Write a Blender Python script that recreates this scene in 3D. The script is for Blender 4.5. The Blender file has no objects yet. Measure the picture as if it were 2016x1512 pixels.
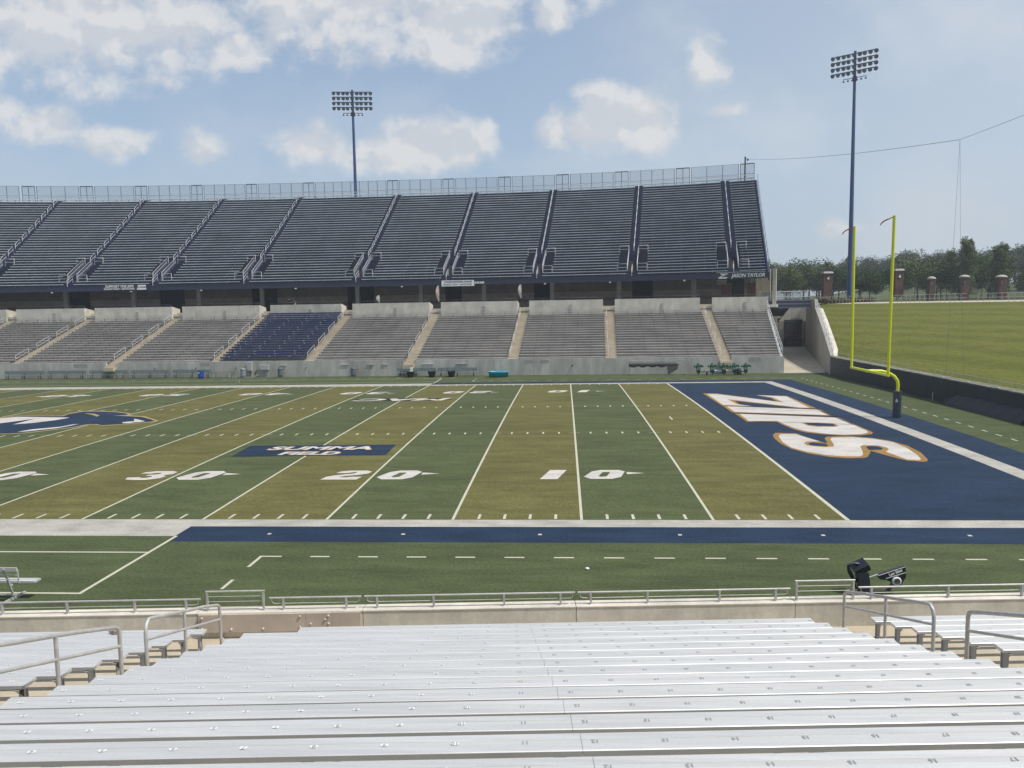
import bpy, bmesh, math, random
from mathutils import Vector, Matrix
R = math.radians
random.seed(7)
sc = bpy.context.scene
col = sc.collection

# ---------------- camera ----------------
cam_d = bpy.data.cameras.new('camera'); cam = bpy.data.objects.new('camera', cam_d); col.objects.link(cam)
yaw, pitch, roll = 0.0668, -0.0969, -0.0165
fw = Vector((-math.sin(yaw)*math.cos(pitch), math.cos(yaw)*math.cos(pitch), math.sin(pitch)))
rt = Vector((math.cos(yaw), math.sin(yaw), 0)); up = rt.cross(fw)
rt2 = math.cos(roll)*rt + math.sin(roll)*up; up2 = -math.sin(roll)*rt + math.cos(roll)*up
Mc = Matrix((rt2, up2, -fw)).transposed().to_4x4(); Mc.translation = Vector((-9.68, -27.53, 7.513))
cam.matrix_world = Mc
cam_d.sensor_width = 36; cam_d.lens = 36*1567.5/2016; cam_d.clip_start = 0.1; cam_d.clip_end = 4000
sc.camera = cam

# ---------------- sun, sky, exposure ----------------
SUN = Vector((0.57, -0.19, 1.0)).normalized()
sun_el = math.asin(SUN.z); sun_rot = math.atan2(SUN.x, SUN.y)
sd = bpy.data.lights.new('sun', 'SUN'); sd.energy = 3.0; sd.angle = R(0.6); sd.color = (1.0, 0.95, 0.87)
so = bpy.data.objects.new('sun', sd); col.objects.link(so)
so.rotation_euler = (-SUN).to_track_quat('-Z', 'Y').to_euler(); so.location = (40, -40, 80)
sc.view_settings.view_transform = 'Standard'; sc.view_settings.look = 'None'; sc.view_settings.exposure = 0.38; sc.view_settings.gamma = 1.0

world = bpy.data.worlds.new('World'); sc.world = world; world.use_nodes = True
def build_world():
    nt = world.node_tree; N = nt.nodes; L = nt.links; N.clear()
    def nd(t, **k):
        n = N.new(t)
        for a, v in k.items(): setattr(n, a, v)
        return n
    def math_(op, a, b=None, c=None, clamp=False):
        n = nd('ShaderNodeMath', operation=op); n.use_clamp = clamp
        for i, v in enumerate((a, b, c)):
            if v is None: continue
            if isinstance(v, (int, float)): n.inputs[i].default_value = v
            else: L.new(v, n.inputs[i])
        return n.outputs[0]
    def maprange(v, a, b, c, d, smooth=False):
        n = nd('ShaderNodeMapRange'); n.interpolation_type = 'SMOOTHSTEP' if smooth else 'LINEAR'
        L.new(v, n.inputs[0])
        for i, x in enumerate((a, b, c, d)): n.inputs[i+1].default_value = x
        return n.outputs[0]
    def mixc(f, a, b):
        n = nd('ShaderNodeMix', data_type='RGBA')
        if isinstance(f, (int, float)): n.inputs[0].default_value = f
        else: L.new(f, n.inputs[0])
        for s, v in ((6, a), (7, b)):
            if isinstance(v, tuple): n.inputs[s].default_value = (*v, 1)
            else: L.new(v, n.inputs[s])
        return n.outputs[2]
    tc = nd('ShaderNodeTexCoord')
    sky = nd('ShaderNodeTexSky', sky_type='NISHITA', sun_disc=False, sun_elevation=sun_el, sun_rotation=sun_rot,
             altitude=300, air_density=1.0, dust_density=2.2, ozone_density=1.6)
    sp = nd('ShaderNodeSeparateXYZ'); L.new(tc.outputs['Generated'], sp.inputs[0])
    yy = math_('MAXIMUM', sp.outputs[1], 0.08)
    a = math_('DIVIDE', sp.outputs[0], yy); b = math_('DIVIDE', sp.outputs[2], yy)
    cb = nd('ShaderNodeCombineXYZ'); L.new(a, cb.inputs[0]); L.new(b, cb.inputs[1])
    def noise(scale, detail, rough, sx=1, sy=1, off=0, sh=(0, 0)):
        m = nd('ShaderNodeMapping'); L.new(cb.outputs[0], m.inputs[0]); m.inputs[3].default_value = (sx, sy, 1); m.inputs[1].default_value = (off+sh[0], off*.7+sh[1], off*.3)
        n = nd('ShaderNodeTexNoise'); L.new(m.outputs[0], n.inputs[0]); n.inputs['Scale'].default_value = scale; n.inputs['Detail'].default_value = detail; n.inputs['Roughness'].default_value = rough
        return n.outputs[0]
    n1 = noise(16, 8, 0.62, 1, 1.15, 3.1); n2 = noise(5.5, 6, 0.55, 1, 1.5, 8.3); n3 = noise(30, 5, .6, 1, 1.2, 1.7)
    BL = [(-0.601,0.360,0.24,0.075,.85),(-0.252,0.368,0.23,0.060,.75),(-0.127,0.340,0.080,0.042,.95),(-0.394,0.321,0.045,0.022,1.0),(-0.66,0.241,0.052,0.021,.95),
          (-0.571,0.216,0.050,0.018,.9),(-0.455,0.206,0.028,0.022,.75),(-0.309,0.203,0.046,0.023,1.05),(-0.215,0.192,0.06,0.020,1.1),(-0.165,0.202,0.065,0.029,1.15),(-0.092,0.219,0.014,0.012,.8),
          (0.045,0.213,0.060,0.026,1.05),(0.048,0.238,0.030,0.030,1.1),(0.100,0.222,0.036,0.030,1.1),(-0.010,0.212,0.026,0.018,.85),(0.172,0.286,0.024,0.030,.8),(-0.012,0.352,0.032,0.022,.75),
          (0.045,0.365,0.03,0.018,.6),(0.197,0.230,0.024,0.009,.65),(0.331,0.084,0.050,0.014,.55),(-0.709,0.261,0.03,0.019,.8),(-.52,.29,.12,.02,.5)]
    acc = None
    for (x0, y0, rx, ry, s) in BL:
        m = nd('ShaderNodeMapping', vector_type='TEXTURE'); L.new(cb.outputs[0], m.inputs[0])
        m.inputs[1].default_value = (x0, y0, 0); m.inputs[3].default_value = (rx*1.25, ry*1.35, 1)
        ln = nd('ShaderNodeVectorMath', operation='LENGTH'); L.new(m.outputs[0], ln.inputs[0])
        v = maprange(ln.outputs['Value'], 1.35, 0.0, 0.0, s)
        acc = v if acc is None else math_('MAXIMUM', acc, v)
    nn = math_('MULTIPLY_ADD', math_('SUBTRACT', n1, 0.5), 1.25, math_('MULTIPLY', math_('SUBTRACT', n3, .5), .45))
    dens = maprange(math_('ADD', acc, nn), 0.18, 0.68, 0, 1, True)
    front = maprange(sp.outputs[1], 0.05, 0.3, 0, 1)
    dens = math_('MULTIPLY', dens, front)
    # thin veils of high cloud, more towards the right
    veil = maprange(n2, 0.40, 0.70, 0.05, 0.42, True)
    veil = math_('ADD', veil, maprange(a, -0.1, 0.50, 0.0, 0.40))
    veil = math_('MULTIPLY', veil, maprange(a, -0.7, 0.2, 0.55, 1.0))
    gen = nd('ShaderNodeTexNoise'); L.new(tc.outputs['Generated'], gen.inputs[0]); gen.inputs['Scale'].default_value = 3.0; gen.inputs['Detail'].default_value = 5
    back = math_('MULTIPLY', maprange(gen.outputs[0], 0.5, 0.75, 0, .6, True), math_('SUBTRACT', 1.0, front))
    haze = maprange(sp.outputs[2], 0.0, 0.35, 0.72, 0.34)
    c0 = mixc(haze, sky.outputs[0], (3.6,4.7,6.0))
    c1 = mixc(veil, c0, (4.9,5.35,5.8))
    n1b = noise(16, 3, 0.5, 1, 1.15, 3.1, (.010, .016)); n1a = noise(16, 3, 0.5, 1, 1.15, 3.1)
    lit = maprange(math_('ADD', math_('SUBTRACT', n1a, n1b), math_('MULTIPLY', math_('SUBTRACT', n3, .5), .12)), -0.055, 0.065, 0, 1, True)
    cc = mixc(lit, (5.0,5.2,5.5), (6.2,6.15,6.1))
    c2 = mixc(math_('MULTIPLY', math_('ADD', dens, back), 0.84), c1, cc)
    bg = nd('ShaderNodeBackground'); L.new(c2, bg.inputs[0]); bg.inputs[1].default_value = 0.10
    out = nd('ShaderNodeOutputWorld'); L.new(bg.outputs[0], out.inputs[0])
build_world()

# ---------------- materials ----------------
MATS = {}
def mat(name, color, rough=0.7, metal=0.0, var=0.12, scale=3.0, stretch=(1,1,1), bump=0.0, bscale=40.0, color2=None, fine=0.0, fscale=60.0, spec=0.5, lines=None, mid=None):
    if name in MATS: return MATS[name]
    m = bpy.data.materials.new(name); m.use_nodes = True; MATS[name] = m
    nt = m.node_tree; N = nt.nodes; L = nt.links; bs = N['Principled BSDF']
    bs.inputs['Roughness'].default_value = rough; bs.inputs['Metallic'].default_value = metal; bs.inputs['Specular IOR Level'].default_value = spec
    geo = N.new('ShaderNodeNewGeometry'); mp = N.new('ShaderNodeMapping'); L.new(geo.outputs['Position'], mp.inputs[0]); mp.inputs[3].default_value = stretch
    n = N.new('ShaderNodeTexNoise'); L.new(mp.outputs[0], n.inputs[0]); n.inputs['Scale'].default_value = scale; n.inputs['Detail'].default_value = 6; n.inputs['Roughness'].default_value = 0.6
    mr = N.new('ShaderNodeMapRange'); L.new(n.outputs[0], mr.inputs[0]); mr.inputs[1].default_value = 0.3; mr.inputs[2].default_value = 0.7
    c2 = color2 if color2 else tuple(max(0, c*(1-var*2)) for c in color)
    cA = color if color2 else tuple(min(1, c*(1+var)) for c in color)
    mx = N.new('ShaderNodeMix'); mx.data_type = 'RGBA'; L.new(mr.outputs[0], mx.inputs[0]); mx.inputs[6].default_value = (*c2, 1); mx.inputs[7].default_value = (*cA, 1)
    last = mx.outputs[2]
    if fine > 0:
        n2 = N.new('ShaderNodeTexNoise'); mp2 = N.new('ShaderNodeMapping'); L.new(geo.outputs['Position'], mp2.inputs[0]); mp2.inputs[3].default_value = (1, 1, 1)
        L.new(mp2.outputs[0], n2.inputs[0]); n2.inputs['Scale'].default_value = fscale; n2.inputs['Detail'].default_value = 3
        mr2 = N.new('ShaderNodeMapRange'); L.new(n2.outputs[0], mr2.inputs[0]); mr2.inputs[1].default_value = .3; mr2.inputs[2].default_value = .7; mr2.inputs[3].default_value = 1-fine; mr2.inputs[4].default_value = 1+fine
        mu = N.new('ShaderNodeMix'); mu.data_type = 'RGBA'; mu.blend_type = 'MULTIPLY'; mu.inputs[0].default_value = 1
        L.new(last, mu.inputs[6]); L.new(mr2.outputs[0], mu.inputs[7]); last = mu.outputs[2]
    if mid:   # (scale, amount, stretch): blotches and streaks between the two
        n4 = N.new('ShaderNodeTexNoise'); mp4 = N.new('ShaderNodeMapping'); L.new(geo.outputs['Position'], mp4.inputs[0]); mp4.inputs[3].default_value = mid[2]
        L.new(mp4.outputs[0], n4.inputs[0]); n4.inputs['Scale'].default_value = mid[0]; n4.inputs['Detail'].default_value = 5; n4.inputs['Roughness'].default_value = .65
        mr4 = N.new('ShaderNodeMapRange'); L.new(n4.outputs[0], mr4.inputs[0]); mr4.inputs[1].default_value = .32; mr4.inputs[2].default_value = .68; mr4.inputs[3].default_value = 1-mid[1]; mr4.inputs[4].default_value = 1+mid[1]
        mu = N.new('ShaderNodeMix'); mu.data_type = 'RGBA'; mu.blend_type = 'MULTIPLY'; mu.inputs[0].default_value = 1
        L.new(last, mu.inputs[6]); L.new(mr4.outputs[0], mu.inputs[7]); last = mu.outputs[2]
    if lines:   # (axis vector, wavelength, darkness): regular bands that belong to the surface
        ax, wl, dk = lines
        dt = N.new('ShaderNodeVectorMath'); dt.operation = 'DOT_PRODUCT'; L.new(geo.outputs['Position'], dt.inputs[0]); dt.inputs[1].default_value = ax
        fr = N.new('ShaderNodeMath'); fr.operation = 'DIVIDE'; L.new(dt.outputs['Value'], fr.inputs[0]); fr.inputs[1].default_value = wl
        f2 = N.new('ShaderNodeMath'); f2.operation = 'FRACT'; L.new(fr.outputs[0], f2.inputs[0])
        m3 = N.new('ShaderNodeMapRange'); L.new(f2.outputs[0], m3.inputs[0]); m3.inputs[1].default_value = .45; m3.inputs[2].default_value = .55; m3.inputs[3].default_value = 1; m3.inputs[4].default_value = dk
        mu = N.new('ShaderNodeMix'); mu.data_type = 'RGBA'; mu.blend_type = 'MULTIPLY'; mu.inputs[0].default_value = 1
        L.new(last, mu.inputs[6]); L.new(m3.outputs[0], mu.inputs[7]); last = mu.outputs[2]
    L.new(last, bs.inputs['Base Color'])
    if bump > 0:
        n3 = N.new('ShaderNodeTexNoise'); L.new(mp.outputs[0], n3.inputs[0]); n3.inputs['Scale'].default_value = bscale; n3.inputs['Detail'].default_value = 4
        bp = N.new('ShaderNodeBump'); L.new(n3.outputs[0], bp.inputs['Height']); bp.inputs['Strength'].default_value = bump; bp.inputs['Distance'].default_value = 0.02
        L.new(bp.outputs[0], bs.inputs['Normal'])
    return m

# ---------------- mesh builder ----------------
class MB:
    def __init__(s): s.v = []; s.f = []; s.m = []; s.sm = []
    def add(s, vs, fs, mi=0, smooth=False):
        o = len(s.v); s.v += [tuple(v) for v in vs]
        for f in fs: s.f.append(tuple(o+i for i in f)); s.m.append(mi); s.sm.append(smooth)
        return s
    def hexa(s, p, mi=0):   # p: bottom 4 ccw, top 4 ccw
        return s.add(p, [(0,3,2,1),(4,5,6,7),(0,1,5,4),(1,2,6,5),(2,3,7,6),(3,0,4,7)], mi)
    def box(s, c, size, M=None, mi=0):
        c = Vector(c); hx, hy, hz = (d/2 for d in size); P = []
        for z in (-hz, hz):
            for x, y in ((-hx,-hy),(hx,-hy),(hx,hy),(-hx,hy)):
                v = Vector((x, y, z)); P.append(c + (M @ v if M else v))
        return s.hexa(P, mi)
    def beam(s, a, b, w, h, mi=0, up=Vector((0,0,1))):
        a = Vector(a); b = Vector(b); d = (b-a).normalized(); sd = d.cross(up)
        if sd.length < 1e-4: sd = d.cross(Vector((0,1,0)))
        sd.normalize(); u = sd.cross(d)
        P = [a-sd*w/2-u*h/2, a+sd*w/2-u*h/2, b+sd*w/2-u*h/2, b-sd*w/2-u*h/2, a-sd*w/2+u*h/2, a+sd*w/2+u*h/2, b+sd*w/2+u*h/2, b-sd*w/2+u*h/2]
        return s.hexa(P, mi)
    def tube(s, pts, r, n=8, mi=0, cap=True, radii=None):
        pts = [Vector(p) for p in pts]; rings = []; prev = None
        for i, p in enumerate(pts):
            if i == 0: d = pts[1]-p
            elif i == len(pts)-1: d = p-pts[i-1]
            else: d = (pts[i+1]-p).normalized() + (p-pts[i-1]).normalized()
            if d.length < 1e-8: d = Vector((0,0,1))
            d.normalize()
            if prev is None:
                ref = Vector((0,0,1)) if abs(d.z) < .95 else Vector((1,0,0)); x = d.cross(ref).normalized()
            else:
                x = prev - d*prev.dot(d)
                x = x.normalized() if x.length > 1e-6 else d.orthogonal().normalized()
            prev = x; y = d.cross(x); rr = radii[i] if radii else r
            rings.append([p + x*rr*math.cos(2*math.pi*k/n) + y*rr*math.sin(2*math.pi*k/n) for k in range(n)])
        vs = [v for rg in rings for v in rg]; fs = []
        for i in range(len(pts)-1):
            for k in range(n): fs.append((i*n+k, i*n+(k+1) % n, (i+1)*n+(k+1) % n, (i+1)*n+k))
        s.add(vs, fs, mi, True)
        if cap: s.add(rings[0], [tuple(range(n-1, -1, -1))], mi); s.add(rings[-1], [tuple(range(n))], mi)
        return s
    def lathe(s, prof, c, n=20, mi=0, smooth=True, axis=None):
        c = Vector(c); M = axis if axis else Matrix.Identity(3); vs = []
        for (r, z) in prof:
            for k in range(n): vs.append(c + M @ Vector((r*math.cos(2*math.pi*k/n), r*math.sin(2*math.pi*k/n), z)))
        fs = [(i*n+k, i*n+(k+1) % n, (i+1)*n+(k+1) % n, (i+1)*n+k) for i in range(len(prof)-1) for k in range(n)]
        return s.add(vs, fs, mi, smooth)
    def prism(s, poly, z0, z1, mi=0):
        n = len(poly); vs = [(x, y, z0) for x, y in poly] + [(x, y, z1) for x, y in poly]
        return s.add(vs, [tuple(range(n-1, -1, -1)), tuple(range(n, 2*n))] + [(i, (i+1) % n, n+(i+1) % n, n+i) for i in range(n)], mi)
    def build(s, name, mats, parent=None, off=None):
        me = bpy.data.meshes.new(name)
        o_ = Vector((0,0,0))
        if off is not None: o_ = Vector(off)
        elif parent is not None:
            p = parent
            while p.parent: p = p.parent
            o_ = Vector(p.location)
        me.from_pydata([tuple(Vector(v)-o_) for v in s.v], [], s.f); me.update()
        if not isinstance(mats, (list, tuple)): mats = [mats]
        for m in mats: me.materials.append(m)
        me.polygons.foreach_set('material_index', s.m); me.polygons.foreach_set('use_smooth', s.sm)
        o = bpy.data.objects.new(name, me); col.objects.link(o)
        if parent is not None: o.parent = parent
        elif off is not None: o.location = o_
        return o
def tag(o, label, cat, group=None, kind=None):
    if label: o['label'] = label
    if cat: o['category'] = cat
    if group: o['group'] = group
    if kind: o['kind'] = kind
    return o
def thing(name, label, cat, loc=(0,0,0), group=None, rz=0.0):
    o = bpy.data.objects.new(name, None); col.objects.link(o); o.location = loc; o.rotation_euler = (0,0,rz); o.empty_display_size = .3
    return tag(o, label, cat, group)
def structure(o): o['kind'] = 'structure'; return o
def copy_tree(o, parent=None):
    c = o.copy(); col.objects.link(c); c.parent = parent
    for ch in list(o.children): copy_tree(ch, c)
    return c
ORD = ['first','second','third','fourth','fifth','sixth','seventh','eighth','ninth','tenth','eleventh','twelfth','thirteenth','fourteenth','fifteenth','sixteenth','seventeenth','eighteenth','nineteenth','twentieth']
def ends(i, n, one='rightmost', far='leftmost', mid='from the right'):   # i counted from 0
    if i == 0: return one
    if i == n-1: return far
    return ORD[i] + ' ' + mid
def text_mesh(name, body, size, m, parent, M, extrude=0.0, shear=0.0, bold=0.0, align='CENTER', sx=1.0, slices=None):
    cu = bpy.data.curves.new(name, 'FONT'); cu.body = body; cu.size = size; cu.extrude = extrude; cu.shear = shear; cu.offset = bold; cu.align_x = align; cu.align_y = 'CENTER'; cu.resolution_u = 3
    t = bpy.data.objects.new(name+'_src', cu); col.objects.link(t)
    dg = bpy.context.evaluated_depsgraph_get(); me = bpy.data.meshes.new_from_object(t.evaluated_get(dg)); bpy.data.objects.remove(t); bpy.data.curves.remove(cu)
    me.transform(Matrix.Diagonal((sx, 1, 1, 1))); me.transform(M); me.name = name
    me.materials.clear(); me.materials.append(m)
    o = bpy.data.objects.new(name, me); col.objects.link(o)
    if parent is not None: o.parent = parent
    return o
def frame(o, x, z):   # matrix with text x axis, facing direction z
    x = Vector(x).normalized(); z = Vector(z).normalized(); y = z.cross(x)
    M = Matrix((x, y, z)).transposed().to_4x4(); M.translation = Vector(o); return M
# ---------------- shared materials ----------------
conc = mat('concrete', (0.54,0.51,0.44), .85, mid=(1.2,.12,(1,1,.3)), var=.10, scale=.9, fine=.06, fscale=14, bump=.15, bscale=30)
conc_wall = mat('concrete_wall', (0.47,0.46,0.42), .85, mid=(1.4,.14,(1,1,.25)), var=.16, scale=.35, stretch=(1,1,.45), fine=.07, fscale=9, bump=.1)
conc_tan = mat('concrete_tan', (0.50,0.43,0.32), .85, var=.10, scale=.8, fine=.06, fscale=20, bump=.15, bscale=25)
conc_cap = mat('concrete_cap', (0.62,0.57,0.48), .85, var=.12, scale=.7, fine=.05, fscale=16, bump=.1, mid=(3,.10,(1,1,1)))
conc_near = mat('concrete_near_wall', (0.64,0.60,0.51), .85, var=.14, scale=.6, fine=.06, fscale=12, bump=.12, mid=(2.2,.12,(1,1,.3)))
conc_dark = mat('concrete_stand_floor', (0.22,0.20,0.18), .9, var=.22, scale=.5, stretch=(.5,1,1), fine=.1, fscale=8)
alu = mat('aluminium_plank', (0.71,0.70,0.68), .52, metal=.50, var=.06, scale=1.2, stretch=(.3,2,1), fine=.03, fscale=50, bump=.03, bscale=80, mid=(3.0,.10,(.10,4,1)))
alu_band = mat('aluminium_band', (0.66,0.65,0.63), .6, metal=.5, var=.05, scale=2, stretch=(.3,2,1))
alu_side = mat('aluminium_side', (0.42,0.42,0.41), .7, metal=.1, var=.06, scale=2)  # plank sides' dimmer grazing light put into the colour; brackets and legs share it
alu_far = mat('weathered_bench', (0.58,0.565,0.545), .5, metal=.1, var=.16, scale=.5, stretch=(1,1,1), fine=.08, fscale=5)
alu_up = mat('upper_bench', (0.58,0.63,0.67), .5, metal=.1, var=.14, scale=.35, mid=(1.5,.12,(1,1,1)))
rail_m = mat('galvanised_rail', (0.52,0.51,0.49), .5, metal=.3, var=.10, scale=6, fine=.05)
rail_w = mat('pale_rail', (0.62,0.64,0.66), .45, metal=.2, var=.05)
navy = mat('navy_paint', (0.022,0.030,0.100), .55, var=.15, scale=1.0)
navy_dk = mat('navy_riser', (0.007,0.016,0.036), .6, var=.3, scale=.5, fine=.1, fscale=4)
navy_fascia = mat('navy_fascia', (0.018,0.026,0.068), .55, color2=(.016,.024,.034), scale=.06, fine=.06, fscale=6)
navy_seat = mat('navy_seat', (0.018,0.044,0.130), .45, var=.15, scale=2)
blue_pole = mat('blue_pole', (0.032,0.065,0.200), .45, var=.08, scale=1)
dark = mat('dark_metal', (0.035,0.037,0.040), .5, var=.1)
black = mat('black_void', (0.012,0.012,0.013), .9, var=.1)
fence_m = mat('fence_post', (0.10,0.115,0.13), .5, metal=.3, var=.1)
white = mat('white_paint', (0.78,0.78,0.76), .6, var=.04, scale=3)
brick = mat('brick_red', (0.145,0.075,0.062), .85, var=.2, scale=3, lines=((0,0,1), .22, .85))

def mesh_screen(name, colr, holes=0.72):
    if name in MATS: return MATS[name]
    m = bpy.data.materials.new(name); m.use_nodes = True; MATS[name] = m; nt = m.node_tree; N = nt.nodes; L = nt.links; bs = N['Principled BSDF']
    bs.inputs['Base Color'].default_value = (*colr, 1); bs.inputs['Roughness'].default_value = .6
    tr = N.new('ShaderNodeBsdfTransparent'); mx = N.new('ShaderNodeMixShader'); mx.inputs[0].default_value = 1-holes
    L.new(tr.outputs[0], mx.inputs[1]); L.new(bs.outputs[0], mx.inputs[2]); L.new(mx.outputs[0], N['Material Output'].inputs[0]); return m
chain = mesh_screen('chain_link', (0.12,0.15,0.18), .72)
chain_dk = mesh_screen('chain_link_dark', (0.03,0.035,0.04), .55)
netting = mesh_screen('black_netting', (0.05,0.05,0.05), .22)

YD = 0.9144; W = 53.3333*YD
def crown(y): return 0.18*(1-((y-W/2)/(W/2))**2) if 0 < y < W else 0.0

# ---------------- ground and field ----------------
def turf(name, c1, c2):
    m = mat(name, c1, .9, var=.1, scale=.22, stretch=(.35,1,1), color2=c2, fine=.25, fscale=11, bump=.25, bscale=60, spec=.15, mid=(1.3, .22, (.28,1,1)))
    nt = m.node_tree; N = nt.nodes; L = nt.links     # second, blade-sized speckle
    return m
t_green = turf('turf_green', (0.086,0.102,0.043), (0.069,0.084,0.035))
t_gold = turf('turf_gold', (0.132,0.124,0.043), (0.107,0.102,0.035))
t_out = turf('turf_sideline', (0.080,0.097,0.042), (0.063,0.079,0.034))
t_blue = turf('turf_blue', (0.021,0.039,0.074), (0.016,0.030,0.058))
t_white = mat('turf_white', (0.44,0.42,0.37), .85, var=.06, scale=.8, fine=.12, fscale=12, color2=(0.33,0.315,0.275), mid=(2.5,.14,(.3,1,1)), spec=.15)
t_line = mat('turf_line', (0.50,0.49,0.38), .85, var=.05, scale=2, fine=.08, fscale=20, spec=.15)
t_lwhite = mat('lettering_white', (0.60,0.555,0.51), .85, var=.08, scale=.8, stretch=(.6,1.3,1), color2=(0.43,0.41,0.385), fine=.08, fscale=7, spec=.15)
t_lgold = mat('lettering_gold', (0.30,0.18,0.06), .85, var=.1, scale=2, fine=.1, fscale=10, spec=.15)
t_ldark = mat('lettering_dark_edge', (0.035,0.024,0.026), .85, var=.1, scale=2, spec=.15)  # plain dark paint for lettering borders and the conference mark's backing

SL = [i*2.0 for i in range(1, 25)]
def build_field():
    xs = sorted(set([-125, -22.86, 0, 9.144, 10.06, 12.2, 17.9] + [round(-5*YD*i, 4) for i in range(0, 27)]))
    ys = sorted(set([-16, -2.73, -2.1, -0.914, 0, W, W+.914, W+2.1, W+2.73, 58.6, 64] + SL))
    mb = MB(); idx = {}
    def vid(x, y):
        if (x, y) not in idx: idx[(x, y)] = len(mb.v); mb.v.append((x, y, crown(y)))
        return idx[(x, y)]
    for i in range(len(xs)-1):
        for j in range(len(ys)-1):
            x0, x1, y0, y1 = xs[i], xs[i+1], ys[j], ys[j+1]; cx, cy = (x0+x1)/2, (y0+y1)/2
            if cx > 13.3 and cy > 58.6: continue
            mi = 2
            if 0 < cy < W:
                if cx < 0: mi = 1 if int(-cx/(5*YD)) % 2 == 0 else 0
                elif cx < 9.144: mi = 3
            dy = -cy if cy < 0 else (cy-W if cy > W else 0)
            if mi == 2:
                if cx < -22.86 and 0 < dy < 2.1: mi = 4
                elif -22.86 < cx < 10.06 and dy < .914 and not (0 < cy < W): mi = 4
                elif 9.144 < cx < 10.06 and dy < .914: mi = 4
                elif -22.86 < cx < 12.2 and dy < 2.73: mi = 3
            mb.f.append((vid(x0,y0), vid(x1,y0), vid(x1,y1), vid(x0,y1))); mb.m.append(mi); mb.sm.append(False)
    structure(mb.build('football_field', [t_green, t_gold, t_out, t_blue, t_white]))
build_field()

def flat(name, polys, m, dz, parent=None):
    bm = bmesh.new()
    for P in polys:
        vs = [bm.verts.new((x, y, 0)) for x, y in P]
        try: bm.faces.new(vs)
        except ValueError: pass
    bm.normal_update()
    for f in bm.faces:
        if f.normal.z < 0: f.normal_flip()
    bmesh.ops.triangulate(bm, faces=[f for f in bm.faces if len(f.verts) > 4])
    y0 = min(v.co.y for v in bm.verts); y1 = max(v.co.y for v in bm.verts)
    for y in SL + [0, W]:
        if y0 < y < y1: bmesh.ops.bisect_plane(bm, geom=bm.verts[:]+bm.edges[:]+bm.faces[:], plane_co=(0,y,0), plane_no=(0,1,0), dist=1e-5)
    SY = [0]+SL+[W]
    def zc(y):   # height of the sliced field surface itself
        if y <= 0 or y >= W: return 0
        for a, b in zip(SY, SY[1:]):
            if a <= y <= b+1e-6: return crown(a)+(crown(b)-crown(a))*(y-a)/(b-a)
    for v in bm.verts: v.co.z = zc(v.co.y)+dz
    me = bpy.data.meshes.new(name); bm.to_mesh(me); bm.free(); me.materials.append(m)
    o = bpy.data.objects.new(name, me); col.objects.link(o); structure(o); return o
def rect(x0, y0, x1, y1): return [(x0,y0),(x1,y0),(x1,y1),(x0,y1)]
# yard lines, ticks, hashes
LN = []
for i in range(0, 25):
    x = -5*YD*i; w = .075 if i == 0 else .05
    LN.append(rect(x-w, 0, x+w, W))
    for j in range(1, 5):
        xx = x-YD*j
        for (ya, yb) in ((.1,.7),(W-.7,W-.1),(20*YD-.28,20*YD+.28),(33.333*YD-.28,33.333*YD+.28)): LN.append(rect(xx-.05, ya, xx+.05, yb))
    if i:
        for yy in (20*YD, 33.333*YD): LN.append(rect(x-.32, yy-.025, x-.055, yy+.025)); LN.append(rect(x+.055, yy-.025, x+.32, yy+.025))
LN.append(rect(-2.93, 23.3, -2.83, 24.7))
for s in (0, 1):
    f = (lambda y: -y) if s == 0 else (lambda y: W+y)
    def rr(x0, d0, x1, d1): 
        a, b = f(d0), f(d1); LN.append(rect(x0, min(a,b), x1, max(a,b)))
    rr(-110, 3.85, -22.86, 3.95); rr(-110, 7.45, -22.75, 7.55); rr(-22.86, 2.1, -22.75, 7.45)
    for k in range(0, 22):
        x = -19.0+k*1.49
        if x < 13.4: rr(x, 4.20, x+.6, 4.30)
    rr(-19.1, 4.20, -19.0, 5.25); rr(-19.1, 6.35, -19.0, 7.1)
    for k in range(0, 7): rr(-22.86+.9+k*4.572+2.2, 1.75, -22.86+1.02+k*4.572+2.2, 1.9)
for k in range(0, 38):
    y = -3+k*1.49; LN.append(rect(13.65, y, 13.75, y+.6))
for k in range(0, 55):
    x = -22-k*1.49; LN.append(rect(x, W+8.6, x+.6, W+8.7))
flat('field_markings', LN, t_line, .004)

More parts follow.
